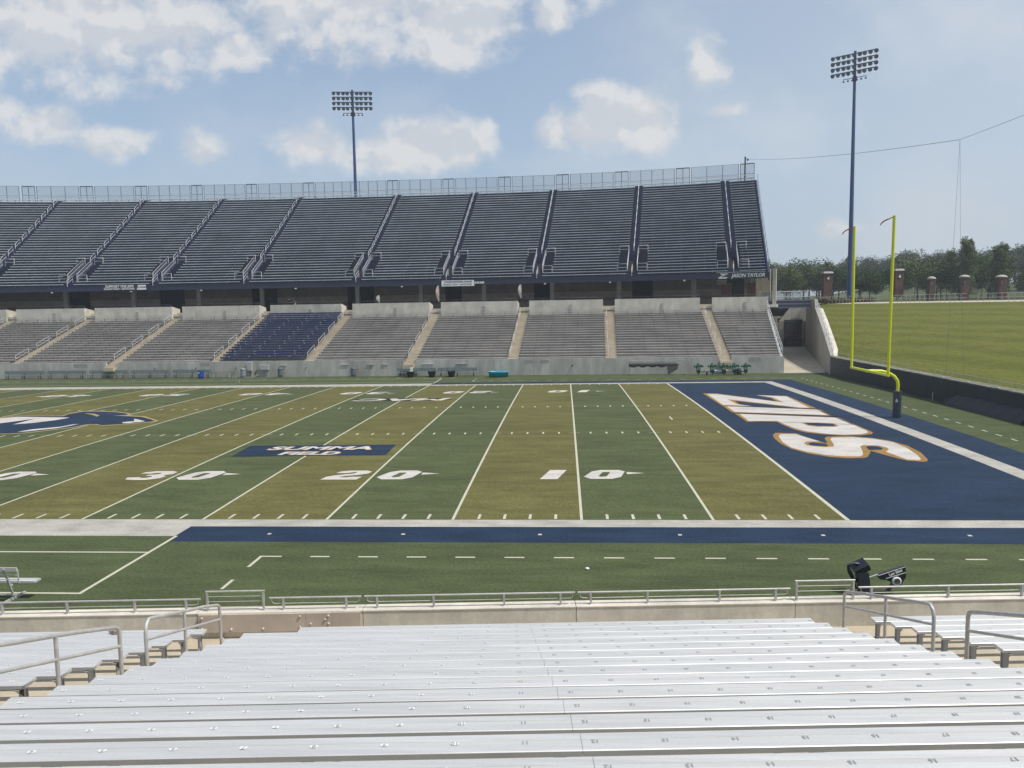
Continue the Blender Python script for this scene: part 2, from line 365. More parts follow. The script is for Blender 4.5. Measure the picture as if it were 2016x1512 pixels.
# yard numbers (unit glyphs 1.9 wide x 1.83 high, near side orientation)
G = {'1': [[(0.52,0),(1.28,0),(1.28,1.83),(.52,1.83)]],
 '0': [[(.0,.45),(.15,1.5),(.5,1.8),(1.3,1.8),(1.62,1.5),(1.62,.4),(1.3,.03),(.4,.03)]],
 '2': [[(0,0),(0,.55),(.25,.85),(.95,1.2),(1.0,1.45),(.8,1.5),(.55,1.3),(.05,1.3),(.15,1.65),(.5,1.83),(1.25,1.83),(1.6,1.6),(1.6,1.2),(1.3,.95),(.75,.7),(.62,.42),(1.0,.42),(1.1,.55),(1.62,.55),(1.62,0)]],
 '3': [[(0,.5),(.2,.1),(.6,0),(1.2,0),(1.62,.35),(1.62,.75),(1.35,.95),(1.6,1.2),(1.55,1.6),(1.2,1.83),(.4,1.83),(.05,1.6),(.0,1.3),(.5,1.3),(.65,1.45),(.9,1.45),(1.0,1.25),(.85,1.08),(.6,1.08),(.6,.8),(.9,.8),(1.05,.6),(.95,.4),(.7,.38),(.55,.55)]],
 '4': [[(.9,0),(1.4,0),(1.4,.35),(1.65,.35),(1.65,.75),(1.4,.75),(1.4,1.83),(.8,1.83),(0,.8),(0,.35),(.9,.35)]],
 '5': [[(0,.45),(.2,.1),(.6,0),(1.2,0),(1.62,.35),(1.62,.85),(1.3,1.15),(.65,1.15),(.7,1.4),(1.55,1.4),(1.6,1.83),(.2,1.83),(.05,.8),(.85,.8),(1.0,.6),(.9,.4),(.65,.4),(.55,.5)]]}
HOLE = {'0': [(.62,.55),(.66,1.35),(.95,1.38),(1.0,1.25),(.98,.5),(.75,.42)], '4': [(.45,.78),(.86,.78),(.86,1.32)]}
def hole_fill(x):   # turf colour showing through the 0 or 4: gold or green stripe
    return int(-x/(5*YD)) % 2 == 0
num_w, num_gold, num_green = [], [], []
for i, d in ((2,'1'),(4,'2'),(6,'3'),(8,'4'),(10,'5'),(12,'4'),(14,'3'),(16,'2'),(18,'1')):
    xl = -5*YD*i
    for side in (0, 1):
        def T(P, ox):
            if side == 0: return [(xl+ox+x+.22*y, 6.25+y) for x, y in P]
            return [(xl-(ox+x+.22*y), W-6.25-y) for x, y in P]
        for g, ox in ((d, -2.18), ('0', .14)):
            for P in G[g]: num_w.append(T(P, ox))
            if g in HOLE:
                H = T(HOLE[g], ox); cx = sum(p[0] for p in H)/len(H); (num_gold if hole_fill(cx) else num_green).append(H)
        if i != 10:
            sgn = 1 if i < 10 else -1      # arrows point to the nearer goal
            y0 = 7.4 if side == 0 else W-7.4; xa = xl+sgn*2.15+(.0 if side == 0 else .0)
            num_w.append([(xa, y0-.22), (xa+sgn*.8, y0), (xa, y0+.22)])
flat('yard_numbers', num_w, t_lwhite, .008)
flat('yard_number_centres_gold', num_gold, t_gold, .012); flat('yard_number_centres_green', num_green, t_green, .012)

# end zone lettering
ZW=[(1.89,38.18),(2.66,37.96),(6.35,31.67),(6.42,35.17),(5.59,36.76),(7.64,35.95),(7.23,28.5),(6.69,28.64),(2.75,34.18),(2.79,30.91),(3.6,29.74),(1.73,30.58)]
ZG=[(1.65,38.79),(2.82,38.44),(6.02,32.39),(6.2,34.84),(5.54,37.05),(7.78,36.12),(7.61,28.15),(6.47,28.45),(3.07,33.09),(2.96,30.9),(3.59,29.53),(1.56,30.16)]
IW=[(1.81,29.72),(7.41,27.51),(7.3,24.76),(1.73,26.68)]
IG=[(1.6,30.0),(7.65,27.6),(7.52,24.46),(1.51,26.43)]
PW=[(1.83,25.66),(7.44,23.51),(7.35,18.28),(7.15,17.65),(6.67,17.21),(5.62,17.0),(4.78,17.43),(4.03,18.24),(3.71,19.24),(3.52,20.64),(3.46,21.82),(3.42,22.39),(1.71,22.42)]
PG=[(1.57,25.92),(7.61,23.71),(7.5,17.8),(7.2,17.19),(6.54,16.85),(5.6,16.8),(4.68,17.13),(3.84,17.93),(3.5,19.0),(3.35,20.64),(3.3,21.9),(2.48,22.1),(1.54,22.09)]
PHG=[(4.65,21.62),(4.67,20.41),(5.05,19.94),(6.06,19.83),(6.43,20.16),(6.43,21.13),(5.55,21.54)]
PHN=[(4.81,21.42),(4.83,20.58),(5.24,20.21),(6.1,20.1),(6.3,20.34),(6.3,20.95),(5.57,21.28)]
SG=[(1.79,17.01),(2.15,17.84),(3.28,17.58),(3.33,16.72),(3.83,14.45),(4.01,14.71),(4.26,15.96),(4.56,16.44),(5.23,16.57),(5.93,16.49),(6.72,16.02),(7.33,15.16),(7.65,13.69),(7.53,11.87),(7.1,10.12),(6.9,9.71),(6.68,9.61),(6.07,9.89),(5.77,10.68),(5.32,12.28),(4.96,11.47),(4.65,10.81),(4.34,10.53),(3.62,10.5),(2.88,10.8),(2.11,11.76),(1.66,12.97),(1.53,14.52),(1.61,15.9)]
SW=[(2.03,16.77),(2.33,17.36),(3.12,17.33),(3.72,14.99),(3.0,14.93),(2.73,14.48),(2.72,13.83),(3.46,13.3),(3.92,13.46),(4.14,14.05),(4.43,15.53),(4.71,16.15),(5.85,16.28),(6.79,15.59),(7.34,14.62),(7.34,12.95),(7.13,11.43),(6.84,10.23),(6.67,9.96),(6.17,10.14),(5.96,12.03),(6.32,12.61),(6.43,13.1),(6.22,13.73),(5.54,13.83),(5.26,13.5),(4.89,12.17),(4.58,11.25),(4.32,10.93),(3.56,10.94),(2.83,11.29),(2.16,12.23),(1.77,13.22),(1.74,14.78)]
SN1=[(2.98,14.48),(3.25,14.68),(3.74,14.32),(3.8,13.93),(3.66,13.62),(3.13,13.69),(2.89,13.95)]
SN2=[(5.51,13.37),(5.8,13.57),(6.12,13.35),(6.13,12.86),(5.96,12.57),(5.65,12.58),(5.35,12.47),(5.39,12.88)]
flat('end_zone_lettering_edge', [[(x*1.012-.1, y) for x, y in P] for P in (ZG, IG, PG)], t_ldark, .004)
flat('end_zone_lettering_outline', [ZG, IG, PG, SG], t_lgold, .008)
flat('end_zone_lettering', [ZW, IW, PW, SW], t_lwhite, .012)
flat('end_zone_lettering_counters_outline', [PHG], t_lgold, .016)
flat('end_zone_lettering_counters', [PHN, SN1, SN2], t_blue, .020)
# midfield emblem
EB=[(-51.9,24.06),(-51.06,25.38),(-49.92,26.25),(-49.45,27.28),(-45.79,27.09),(-46.07,28.28),(-45.87,29.64),(-44.98,29.73),(-42.95,29.14),(-41.84,28.4),(-41.32,27.79),(-41.33,27.49),(-42.17,27.27),(-39.6,26.42),(-38.21,25.14),(-37.5,24.33),(-37.58,23.96),(-39.07,22.92),(-40.11,22.44),(-40.78,23.0),(-41.47,22.85),(-41.7,21.81),(-42.79,20.19),(-43.58,19.43),(-44.23,19.24),(-45.31,19.28),(-47.49,20.05),(-50.09,21.81)]
EG=[(-52.14,24.07),(-51.4,25.68),(-50.17,26.6),(-49.68,27.6),(-46.06,27.4),(-46.35,28.61),(-46.22,30.09),(-45.25,30.17),(-43.13,29.57),(-41.69,28.57),(-40.98,27.73),(-40.92,27.29),(-39.46,26.7),(-38.18,25.41),(-37.21,24.32),(-37.27,23.68),(-38.93,22.67),(-39.92,22.11),(-40.68,22.74),(-41.26,22.59),(-41.52,21.53),(-42.61,19.93),(-43.42,19.21),(-44.05,18.99),(-45.12,19.03),(-47.4,19.79),(-50.18,21.64)]
EW=[[(-50.74,24.97),(-49.83,26.13),(-49.14,26.92),(-44.73,26.27),(-44.95,25.08),(-45.68,23.77),(-46.68,23.08),(-47.01,25.86),(-47.55,24.62),(-48.03,23.69),(-49.08,23.19)],
 [(-44.07,19.83),(-43.8,20.88),(-42.6,21.85),(-42.39,22.89),(-42.05,23.06),(-42.15,22.35),(-42.41,21.23),(-43.49,20.06)],
 [(-39.57,25.4),(-39.22,25.19),(-38.09,24.17),(-38.3,23.73),(-38.53,23.74),(-38.71,23.27),(-39.17,23.29),(-39.45,23.78),(-39.14,24.03),(-38.84,24.2)]]
EG2=[(-45.21,28.68),(-44.09,28.26),(-43.11,27.24),(-43.04,26.73),(-44.01,27.72)]
flat('midfield_emblem_outline', [EG], mat('emblem_gold', (.34,.26,.12), .85, var=.1, spec=.15), .008)
flat('midfield_emblem', [EB], t_blue, .012); flat('midfield_emblem_white', EW, t_lwhite, .016); flat('midfield_emblem_gold', [EG2], mat('emblem_gold', (.34,.26,.12)), .016)
# banner painted on the turf and the small far-side conference mark
flat('field_banner', [[(-26.91,14.57),(-18.87,14.69),(-18.77,11.73),(-26.7,11.49)]], t_blue, .008)
def ground_text(name, body, size, x, y, m, dz, bold=.0, shear=0., sx=1., rot=0.):
    Mx = Matrix.Translation((x, y, crown(y)+dz)) @ Matrix.Rotation(rot, 4, 'Z')
    o = text_mesh(name, body, size, m, None, Mx, bold=bold, shear=shear, sx=sx); structure(o); return o
ground_text('banner_lettering_edge', 'SUMMA', 1.35, -22.75, 13.63, t_lgold, .014, bold=.09, shear=.15, sx=1.22)
ground_text('banner_lettering', 'SUMMA', 1.35, -22.75, 13.63, t_lwhite, .020, bold=.045, shear=.15, sx=1.22)
ground_text('banner_lettering_edge', 'FIELD', 1.15, -22.9, 12.22, t_lgold, .014, bold=.09, shear=.15, sx=1.1)
ground_text('banner_lettering', 'FIELD', 1.15, -22.9, 12.22, t_lwhite, .020, bold=.045, shear=.15, sx=1.1)
EL = [(-22.9+4.1*math.cos(t*math.pi/16), 36.0+1.05*math.sin(t*math.pi/16)) for t in range(32)]
flat('conference_mark_edge', [EL], t_ldark, .008)
ground_text('conference_mark', 'MAC', 2.0, -22.6, 36.0, t_lwhite, .014, bold=.08, shear=.25, sx=1.75, rot=math.pi)

# ---------------- stand geometry functions ----------------
def PL(x, off, z=0.0):
    y = 60.924-0.0379*(x+45); return Vector((x+.03787*off, y+.99928*off, z))
LT = Vector((.99928, -.03787, 0)); LNn = Vector((.03787, .99928, 0))
AL = [-98.0, -86.3, -74.8, -62.3, -50.0, -38.8, -27.0, -15.5, -4.6, 7.5]      # lower aisle centres
ENDL = 13.35
# ---- lower stand ----
def zl(k): return 1.94+.257*k       # seat height of row k
def ol(k): return .5+.76*k          # seat distance behind the wall face
secs = []
bench_leg = mat('bench_leg', (.10,.10,.10), .7, var=.1); disc_m = mat('plate_white', (.62,.64,.68), .5)
edges = AL+[ENDL+.62]
NL = len(edges)-1
for i in range(NL):
    a, b = edges[i]+.62, edges[i+1]-.62; last = i == NL-1
    j = NL-1-i   # counted from the right
    bluesec = (abs(edges[i]+50.0) < .1)
    if bluesec: lab = 'navy blue block of seats, the only blue one in the far lower stand'
    elif last: lab = 'narrow grey bench block at the right end of the far lower stand, beside the ramp'
    else: lab = 'grey bench block in the far lower stand, %s' % ends(j, NL)
    root = thing('seating_block', lab, 'bleachers', PL((a+b)/2, .3, 1.4), 'seating blocks of the far lower stand')
    # stepped concrete floor of the block
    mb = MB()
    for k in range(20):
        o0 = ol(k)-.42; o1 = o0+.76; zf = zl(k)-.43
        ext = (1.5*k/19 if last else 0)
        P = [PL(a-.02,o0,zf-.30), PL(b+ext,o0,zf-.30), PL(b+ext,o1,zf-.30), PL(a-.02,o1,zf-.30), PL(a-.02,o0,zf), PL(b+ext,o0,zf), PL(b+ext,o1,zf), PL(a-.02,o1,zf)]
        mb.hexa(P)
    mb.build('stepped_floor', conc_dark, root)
    for k in range(20):
        ext = (1.5*k/19 if last else 0); mb = MB(); o = ol(k); z = zl(k)
        m_ = navy_seat if bluesec else alu_far
        A = PL(a, o, z-.03); B = PL(b+ext, o, z-.03)
        mb.beam(A, B, .26, .055)
        n = int((b+ext-a)/1.55)
        for q in range(n+1):
            p = PL(a+.12+(b+ext-a-.24)*q/n, o, z-.06); mb.box(p-Vector((0,-.06,.18)), (.04,.08,.36), mi=1)
        if bluesec:
            A2 = PL(a, o+.22, z+.25); B2 = PL(b+ext, o+.22, z+.25); mb.beam(A2, B2, .05, .20)
            for q in range(n+1):
                p = PL(a+.12+(b-a-.24)*q/n, o+.17, z+.10); mb.box(p, (.05,.04,.5), mi=1)
            for q in range(4): mb.box(PL(a+1.1+(b-a-2)*q/3.3+.35*(k%2), o+.17, z+.36), (.12,.03,.07), mi=2)
        mb.build('bench', [m_, bench_leg, disc_m], root)
    secs.append(root)
# ---- aisle stairs of the lower stand ----
for i, x in enumerate(AL):
    j = len(AL)-1-i
    root = thing('aisle_stairs', 'tan concrete aisle steps in the far lower stand, %s' % ends(j, len(AL)), 'stairs', PL(x, .3, 1.4), 'aisle steps of the far lower stand')
    mb = MB()
    gate = x in (-62.3, -27.0, 7.5)
    for k in range(-1, 20):
        for h in (0, 1):
            o0 = ol(k)-.42+.38*h; zf = zl(k)-.43+.128*h
            if k < 0 and not gate: continue
            P = [PL(x-.62,o0,zf-.42), PL(x+.62,o0,zf-.42), PL(x+.62,o0+.38,zf-.42), PL(x-.62,o0+.38,zf-.42), PL(x-.62,o0,zf), PL(x+.62,o0,zf), PL(x+.62,o0+.38,zf), PL(x-.62,o0+.38,zf)]
            mb.hexa(P)
    for h in range(7):
        o0 = ol(19)+.34+.25*h; zf = 6.40+.145*(h+1)
        P = [PL(x-.9,o0,5.9), PL(x+.9,o0,5.9), PL(x+.9,o0+.25,5.9), PL(x-.9,o0+.25,5.9), PL(x-.9,o0,zf), PL(x+.9,o0,zf), PL(x+.9,o0+.25,zf), PL(x-.9,o0+.25,zf)]
        mb.hexa(P)
    mb.build('steps', conc_tan, root)
    # handrails on the left edge of each aisle, four segments
    for s in range(4):
        k0, k1 = 1+5*s, 4+5*s
        r2 = thing('aisle_handrail', 'thin pale handrail, %s segment up the far lower aisle, aisle %s' % (ORD[s], ends(j, len(AL))), 'handrail', PL(x-.35, ol(k0), zl(k0)-.43), 'handrails of the far lower aisles')
        mb = MB(); xo = x-.35
        pts = [PL(xo, ol(k0), zl(k0)-.43), PL(xo, ol(k0), zl(k0)+.47), PL(xo, ol(k1), zl(k1)+.47), PL(xo, ol(k1), zl(k1)-.43)]
        mb.tube(pts, .026, 5); mb.tube([PL(xo, ol(k0), zl(k0)+.05), PL(xo, ol(k1), zl(k1)+.05)], .02, 5)
        mb.build('rail', rail_w, r2)
# ---- retaining wall with stair notches ----
root = thing('retaining_wall', 'long bare concrete wall at the foot of the far lower stand, behind the team benches', 'wall', PL(-40, 0, 0))
mb = MB(); gates = [-62.3, -27.0, 7.5]; xs = [-125]
for gx in gates: xs += [gx-.62, gx+.62]
xs.append(ENDL)
for q in range(0, len(xs), 2):
    x0, x1 = xs[q], xs[q+1]; n = max(1, int((x1-x0)/7))
    for r in range(n):
        xa = x0+(x1-x0)*r/n+.008; xb = x0+(x1-x0)*(r+1)/n-.008
        P = [PL(xa,0,-.2), PL(xb,0,-.2), PL(xb,.25,-.2), PL(xa,.25,-.2), PL(xa,0,1.78), PL(xb,0,1.78), PL(xb,.25,1.78), PL(xa,.25,1.78)]
        mb.hexa(P)
mb.build('wall_panel', conc_wall, root)
mb = MB()
for gx in gates:
    P = [PL(gx-.62,.05,-.2), PL(gx+.62,.05,-.2), PL(gx+.62,.25,-.2), PL(gx-.62,.25,-.2), PL(gx-.62,.05,1.12), PL(gx+.62,.05,1.12), PL(gx+.62,.25,1.12), PL(gx-.62,.25,1.12)]
    mb.hexa(P)
mb.build('stair_landing_wall', conc_tan, root)
mb = MB()   # end return of the wall along the ramp
zz = [(0, 1.78)]+[(ol(k)+.3, zl(k)-.30) for k in range(0, 20)]
for (o0, z0), (o1, z1) in zip(zz, zz[1:]):
    e0, e1 = 1.5*max(0, (o0-.5))/14.4, 1.5*max(0, (o1-.5))/14.4
    P = [PL(ENDL+e0-.02,o0,-.2), PL(ENDL+e0+.25,o0,-.2), PL(ENDL+e1+.25,o1,-.2), PL(ENDL+e1-.02,o1,-.2), PL(ENDL+e0-.02,o0,z0), PL(ENDL+e0+.25,o0,z0), PL(ENDL+e1+.25,o1,z1), PL(ENDL+e1-.02,o1,z1)]
    mb.hexa(P)
mb.build('return_wall', conc_wall, root)
# patches and brackets on the wall
for q, (x, w, h, z) in enumerate([(-66.1,1.7,.42,1.45),(-50.9,1.0,.4,1.5),(-24.9,1.3,.06,1.3),(-21.1,1.3,.06,1.3),(-41.6,.8,.06,1.3),(-31.4,.8,.06,1.3),(-29.8,.7,.06,1.3),(-13.6,1.1,.35,1.45),(-11.9,.9,.38,1.45),(-26.9,.7,.06,1.3),(10.6,1.4,.5,1.45),(-34.4,.9,.06,1.3)]):
    mb = MB(); p = PL(x, -.03 if h < .1 else -.004, z); mb.box(p, (w, .10 if h < .1 else .008, h), Matrix.Rotation(-.0379, 3, 'Z'))
    mb.build('wall_bracket' if h < .1 else 'repair_patch', conc_wall if h < .1 else mat('patch_concrete', (.46,.45,.40) if q % 2 else (.33,.33,.31), .9, var=.1), root)
# sloping rail at the right end of the lower stand
root = thing('end_handrail', 'double pale rail sloping down the right end of the far lower stand above the ramp', 'handrail', PL(ENDL, 0, 1.8))
for t in (.98, .5):
    mb = MB(); mb.tube([PL(ENDL+.1, .1, 1.8+t), PL(ENDL+1.6, 15.6, 6.85+t)], .03, 5); mb.build('rail', rail_w, root)
for q in range(11):
    s = q/10; mb = MB(); b0 = PL(ENDL+.1+1.5*s, .1+15.5*s, 1.45+5.05*s); mb.tube([b0, b0+Vector((0,0,1.33))], .028, 5); mb.build('post', rail_w, root)
# ---- parapet panels along the concourse ----
OP = ol(19)+.44
for i in range(NL):
    a, b = edges[i]+.75, edges[i+1]-.75; last = i == NL-1; j = NL-1-i
    if last: b = ENDL+1.75
    root = thing('parapet_panel', 'bare concrete parapet above the top row of the far lower stand, %s' % ends(j, NL), 'parapet', PL((a+b)/2, OP, 6.4), 'concrete parapets along the far concourse')
    mb = MB(); P = [PL(a,OP,5.9), PL(b,OP,5.9), PL(b,OP+.25,5.9), PL(a,OP+.25,5.9), PL(a,OP,8.24), PL(b,OP,8.24), PL(b,OP+.25,8.24), PL(a,OP+.25,8.24)]
    mb.hexa(P); mb.build('panel', conc, root)
    mb = MB(); mb.hexa([PL(b-.22,OP+.25,6.2), PL(b,OP+.25,6.2), PL(b,OP+2.2,6.2), PL(b-.22,OP+2.2,6.2), PL(b-.22,OP+.25,8.24), PL(b,OP+.25,8.24), PL(b,OP+2.2,7.9), PL(b-.22,OP+2.2,7.9)]); mb.build('return_panel', conc, root)
    mb = MB(); mb.tube([PL(a+.1,OP+.12,8.24), PL(a+.1,OP+.12,8.52), PL(b-.1,OP+.12,8.52), PL(b-.1,OP+.12,8.24)], .025, 5)
    for q in range(1, 5): p = PL(a+(b-a)*q/5, OP+.12, 8.2); mb.tube([p, p+Vector((0,0,.32))], .02, 4)
    mb.build('top_rail', fence_m, root)
    mb = MB(); mb.box(PL((a+b)/2+.6, OP-.03, 7.15 if not bluesec else 7.6), (.34, .05, .95), Matrix.Rotation(-.0379, 3, 'Z')); mb.build('cover_plate', mat('plate', (.34,.33,.30), .8), root)

# ---------------- upper deck ----------------
XM = -45.72; CU = 7.5/62**3
def Uc(x, off, z=0):
    d = x-XM; y = 82.5-CU*abs(d)**3; sl = -3*CU*d*abs(d); n = Vector((-sl, 1)).normalized()
    return Vector((x+off*n.x, y+off*n.y, z))
XB = [-118, -103.5, -91.5, -79.42, -67.44, -54.42, -38.49, -25.81, -13.33, -.7, 11.9, 15.85]
XT = [-118, -103.5, -90.8, -78.91, -67.17, -54.65, -37.95, -25.58, -13.8, -2.02, 8.72, 12.3]
def xt(x):
    for i in range(len(XB)-1):
        if x <= XB[i+1] or i == len(XB)-2: 
            t = (x-XB[i])/(XB[i+1]-XB[i]); return XT[i]+t*(XT[i+1]-XT[i])
def zu(k): return 11.66+.405*k+.067*k*(k-1)/70
def PU(x, k, z=0.0):
    a = Uc(x, 0); b = Uc(xt(x), 26.6); p = a.lerp(b, k/35.0); p.z = z; return p
def rowpts(i, k, insa, insb, n=4, dk=0.0, z=0.0):
    a, b = XB[i], XB[i+1]; P = [PU(a+(b-a)*s/n, k+dk, z) for s in range(n+1)]
    ta = (P[1]-P[0]).normalized(); tb = (P[-1]-P[-2]).normalized(); P[0] = P[0]+ta*insa; P[-1] = P[-1]-tb*insb; return P
VOM = XB[1:-1]
def ins(k, outer=False):
    if k <= 1: return .75
    if k <= 9: return 1.95
    return .68
NU = len(XB)-1
for i in range(1, NU):
    j = NU-1-i; lastu = i == NU-1
    if lastu: lab = 'narrow bench block at the right edge of the upper deck'
    else: lab = 'dark navy bench block with pale seat edges, %s in the upper deck' % ends(j, NU-1)
    c0 = PU((XB[i]+XB[i+1])/2, 17, 18)
    root = thing('upper_seating_block', lab, 'bleachers', c0, 'seating blocks of the upper deck')
    mb = MB()
    for k in range(36):
        zf = zu(k)-.43
        hb = .62 if 2 <= k <= 8 else 0.0
        fr_ = rowpts(i, k, hb, (0 if lastu else hb), 4, -.55, 0); bk = rowpts(i, k, hb, (0 if lastu else hb), 4, .45, 0)
        rise = .405+.067*k/35
        for s in range(4):
            P = [fr_[s]+Vector((0,0,zf-rise)), fr_[s+1]+Vector((0,0,zf-rise)), bk[s+1]+Vector((0,0,zf-rise)), bk[s]+Vector((0,0,zf-rise)), fr_[s]+Vector((0,0,zf)), fr_[s+1]+Vector((0,0,zf)), bk[s+1]+Vector((0,0,zf)), bk[s]+Vector((0,0,zf))]
            mb.hexa(P)
    mb.build('riser_steps', navy_dk, root)
    for k in range(36):
        P = rowpts(i, k, ins(k), .25 if lastu else ins(k), 4, 0, zu(k)-.04); mb = MB()
        for s in range(4):
            A, B = P[s], P[s+1]; mb.beam(A, B, .25, .085)
        tot = (P[-1]-P[0]).length; n = max(2, int(tot/1.9))
        for q in range(n+1):
            s = .3+(tot-.6)*q/n; s4 = s/tot*4; e = min(3, int(s4)); p = P[e].lerp(P[e+1], s4-e); mb.box(p-Vector((0,-.03,.20)), (.05,.08,.33), mi=1)
        mb.build('bench', [alu_up, mat('upper_leg', (.12,.125,.14), .6)], root)
# aisle stairs with nosings, vomitories and handrails
for i, x in enumerate(VOM):
    j = len(VOM)-1-i; pos = ends(j, len(VOM))
    tdir = (PU(x+.5, 5)-PU(x-.5, 5)).normalized(); ndir = (PU(x, 6)-PU(x, 5)).normalized()
    root = thing('upper_aisle_stairs', 'navy aisle steps of the upper deck, %s' % pos, 'stairs', PU(x, 9, zu(9)), 'aisle steps of the upper deck')
    mb = MB(); m2 = MB()
    for k in [0, 1]+list(range(8, 36)):
        if k == 8: mb.build('steps', navy, root); mb = MB(); m2.build('step_nosing', mat('nosing', (.10,.11,.20), .5), root); m2 = MB()
        for h in (0, 1):
            r = .42; zf = zu(k)-.43+.21*h+.01; w = .66
            a = PU(x, k-.55+.5*h); b = PU(x, k-.55+.5*h+.5)
            P = [a-tdir*w, a+tdir*w, b+tdir*w, b-tdir*w]
            mb.hexa([p+Vector((0,0,zf-.40)) for p in P]+[p+Vector((0,0,zf)) for p in P])
            m2.beam(a-tdir*w+Vector((0,0,zf+.004))-ndir*.012, a+tdir*w+Vector((0,0,zf+.004))-ndir*.012, .03, .03)
    m2.build('step_nosing', mat('nosing', (.10,.11,.20), .5), root)
    mb.build('steps', navy, root)
    # side steps beside the opening
    for sgn in (-1, 1):
        mb = MB()
        for k in range(2, 10):
            a = PU(x, k-.55); b = PU(x, k+.45); zf = zu(k)-.42
            P = [a+tdir*sgn*.66, a+tdir*sgn*1.9, b+tdir*sgn*1.9, b+tdir*sgn*.66]
            if sgn < 0: P = [P[1], P[0], P[3], P[2]]
            mb.hexa([p+Vector((0,0,zf-.3)) for p in P]+[p+Vector((0,0,zf)) for p in P])
        mb.build('side_steps', navy, root)
    root = thing('vomitory', 'navy walled stair opening with pale guard rails in the upper deck, %s' % pos, 'stair opening', PU(x, 2, zu(2)), 'stair openings at the foot of the upper deck')
    zb, ztp = zu(2)-.43, zu(8)-.35
    mb = MB(); c = PU(x, 7.5); mb.hexa([c-tdir*.62+Vector((0,0,zb+.75)), c+tdir*.62+Vector((0,0,zb+.75)), c+tdir*.62+ndir*.1+Vector((0,0,zb+.75)), c-tdir*.62+ndir*.1+Vector((0,0,zb+.75)),
        c-tdir*.62+Vector((0,0,ztp)), c+tdir*.62+Vector((0,0,ztp)), c+tdir*.62+ndir*.1+Vector((0,0,ztp)), c-tdir*.62+ndir*.1+Vector((0,0,ztp))]); mb.build('back_panel', navy, root)
    mb = MB(); c = PU(x, 7.2); c2 = PU(x, 1.6)
    mb.hexa([c2-tdir*.6+Vector((0,0,zb-.9)), c2+tdir*.6+Vector((0,0,zb-.9)), c+tdir*.6+Vector((0,0,zb-.9)), c-tdir*.6+Vector((0,0,zb-.9)), c2-tdir*.6+Vector((0,0,zb-.8)), c2+tdir*.6+Vector((0,0,zb-.8)), c+tdir*.6+Vector((0,0,zb-.8)), c-tdir*.6+Vector((0,0,zb-.8))]); mb.build('landing', black, root)
    for sgn in (-1, 1):
        mb = MB(); e = sgn*.64; a0 = PU(x, 1.55)+tdir*e; a1 = PU(x, 7.5)+tdir*e; w = ndir*0+tdir*.03*sgn
        mb.hexa([a0+Vector((0,0,zb-.8)), a0+w+Vector((0,0,zb-.8)), a1+w+Vector((0,0,zb-.8)), a1+Vector((0,0,zb-.8)), a0+Vector((0,0,zb+.05)), a0+w+Vector((0,0,zb+.05)), a1+w+Vector((0,0,ztp+.05)), a1+Vector((0,0,ztp+.05))]); mb.build('side_wall', navy, root)
        mb = MB(); A = a0+Vector((0,0,zb)); B = a1+Vector((0,0,zu(7.5)-.43))
        mb.tube([A, A+Vector((0,0,1.1)), B+Vector((0,0,1.1)), B], .034, 5); mb.tube([A+Vector((0,0,.6)), B+Vector((0,0,.6))], .026, 5)
        for q in range(1, 12): p = A.lerp(B, q/12); mb.tube([p, p+Vector((0,0,1.08))], .012, 4)
        mb.build('side_rail', rail_w, root)
        for nm, k, wd in (('front_rail', 1.75, 1.25), ('rear_rail', 8.4, 1.25)):
            mb = MB(); o0 = sgn*.70; o1 = sgn*(.70+wd); z0 = zu(k)-.43; h = 1.05
            A = PU(x, k)+tdir*o0; B = PU(x, k)+tdir*o1
            mb.tube([A+Vector((0,0,z0)), A+Vector((0,0,z0+h)), B+Vector((0,0,z0+h)), B+Vector((0,0,z0))], .032, 5); mb.tube([A+Vector((0,0,z0+.55)), B+Vector((0,0,z0+.55))], .026, 5); mb.build(nm, rail_w, root)
    mb = MB(); A = PU(x, -.45, zu(0)-.43); B = PU(x, 1.6, zu(1)-.1); mb.tube([A, A+Vector((0,0,.95)), B+Vector((0,0,.95)), B], .034, 5); mb.tube([A+Vector((0,0,.5)), B+Vector((0,0,.5))], .026, 5); mb.build('centre_rail', rail_w, root)
    for s in range(9):
        k0 = 8.7+2.95*s; k1 = k0+2.0
        r2 = thing('upper_aisle_handrail', 'pale aisle handrail, %s segment up from the stair opening, upper aisle %s' % (ORD[s], pos), 'handrail', PU(x, k0, zu(k0)-.4), 'handrail segments of the upper aisles')
        mb = MB(); A = PU(x, k0, zu(k0)-.45); B = PU(x, k1, zu(k1)-.45); h = Vector((0,0,.98))
        mb.tube([A, A+h, B+h, B], .036, 5); mb.tube([A+h*.52, B+h*.52], .028, 5); mb.build('rail', rail_w, r2)

# deck structure: fascia, soffit, side stringer, rear
root = thing('upper_deck_frame', 'navy steel frame of the upper deck with its deep front fascia', 'grandstand frame', Uc(-40, 0, 11))
def strip(mb, x0, x1, o0, z0, o1, z1, th=None, n=40, mi=0):
    for q in range(n):
        xa = x0+(x1-x0)*q/n; xb = x0+(x1-x0)*(q+1)/n
        a, b, c, d = Uc(xa,o0,z0), Uc(xb,o0,z0), Uc(xb,o1,z1), Uc(xa,o1,z1)
        mb.add([a,b,c,d], [(0,1,2,3)], mi)
def bandU(mb, x0, x1, o0, o1, z0, z1, n=40, mi=0):
    for q in range(n):
        xa = x0+(x1-x0)*q/n; xb = x0+(x1-x0)*(q+1)/n
        mb.hexa([Uc(xa,o0,z0), Uc(xb,o0,z0), Uc(xb,o1,z0), Uc(xa,o1,z0), Uc(xa,o0,z1), Uc(xb,o0,z1), Uc(xb,o1,z1), Uc(xa,o1,z1)], mi)
mb = MB(); bandU(mb, -118, 15.85, -.62, -.43, 10.62, 11.27); mb.build('fascia', navy_fascia, root)
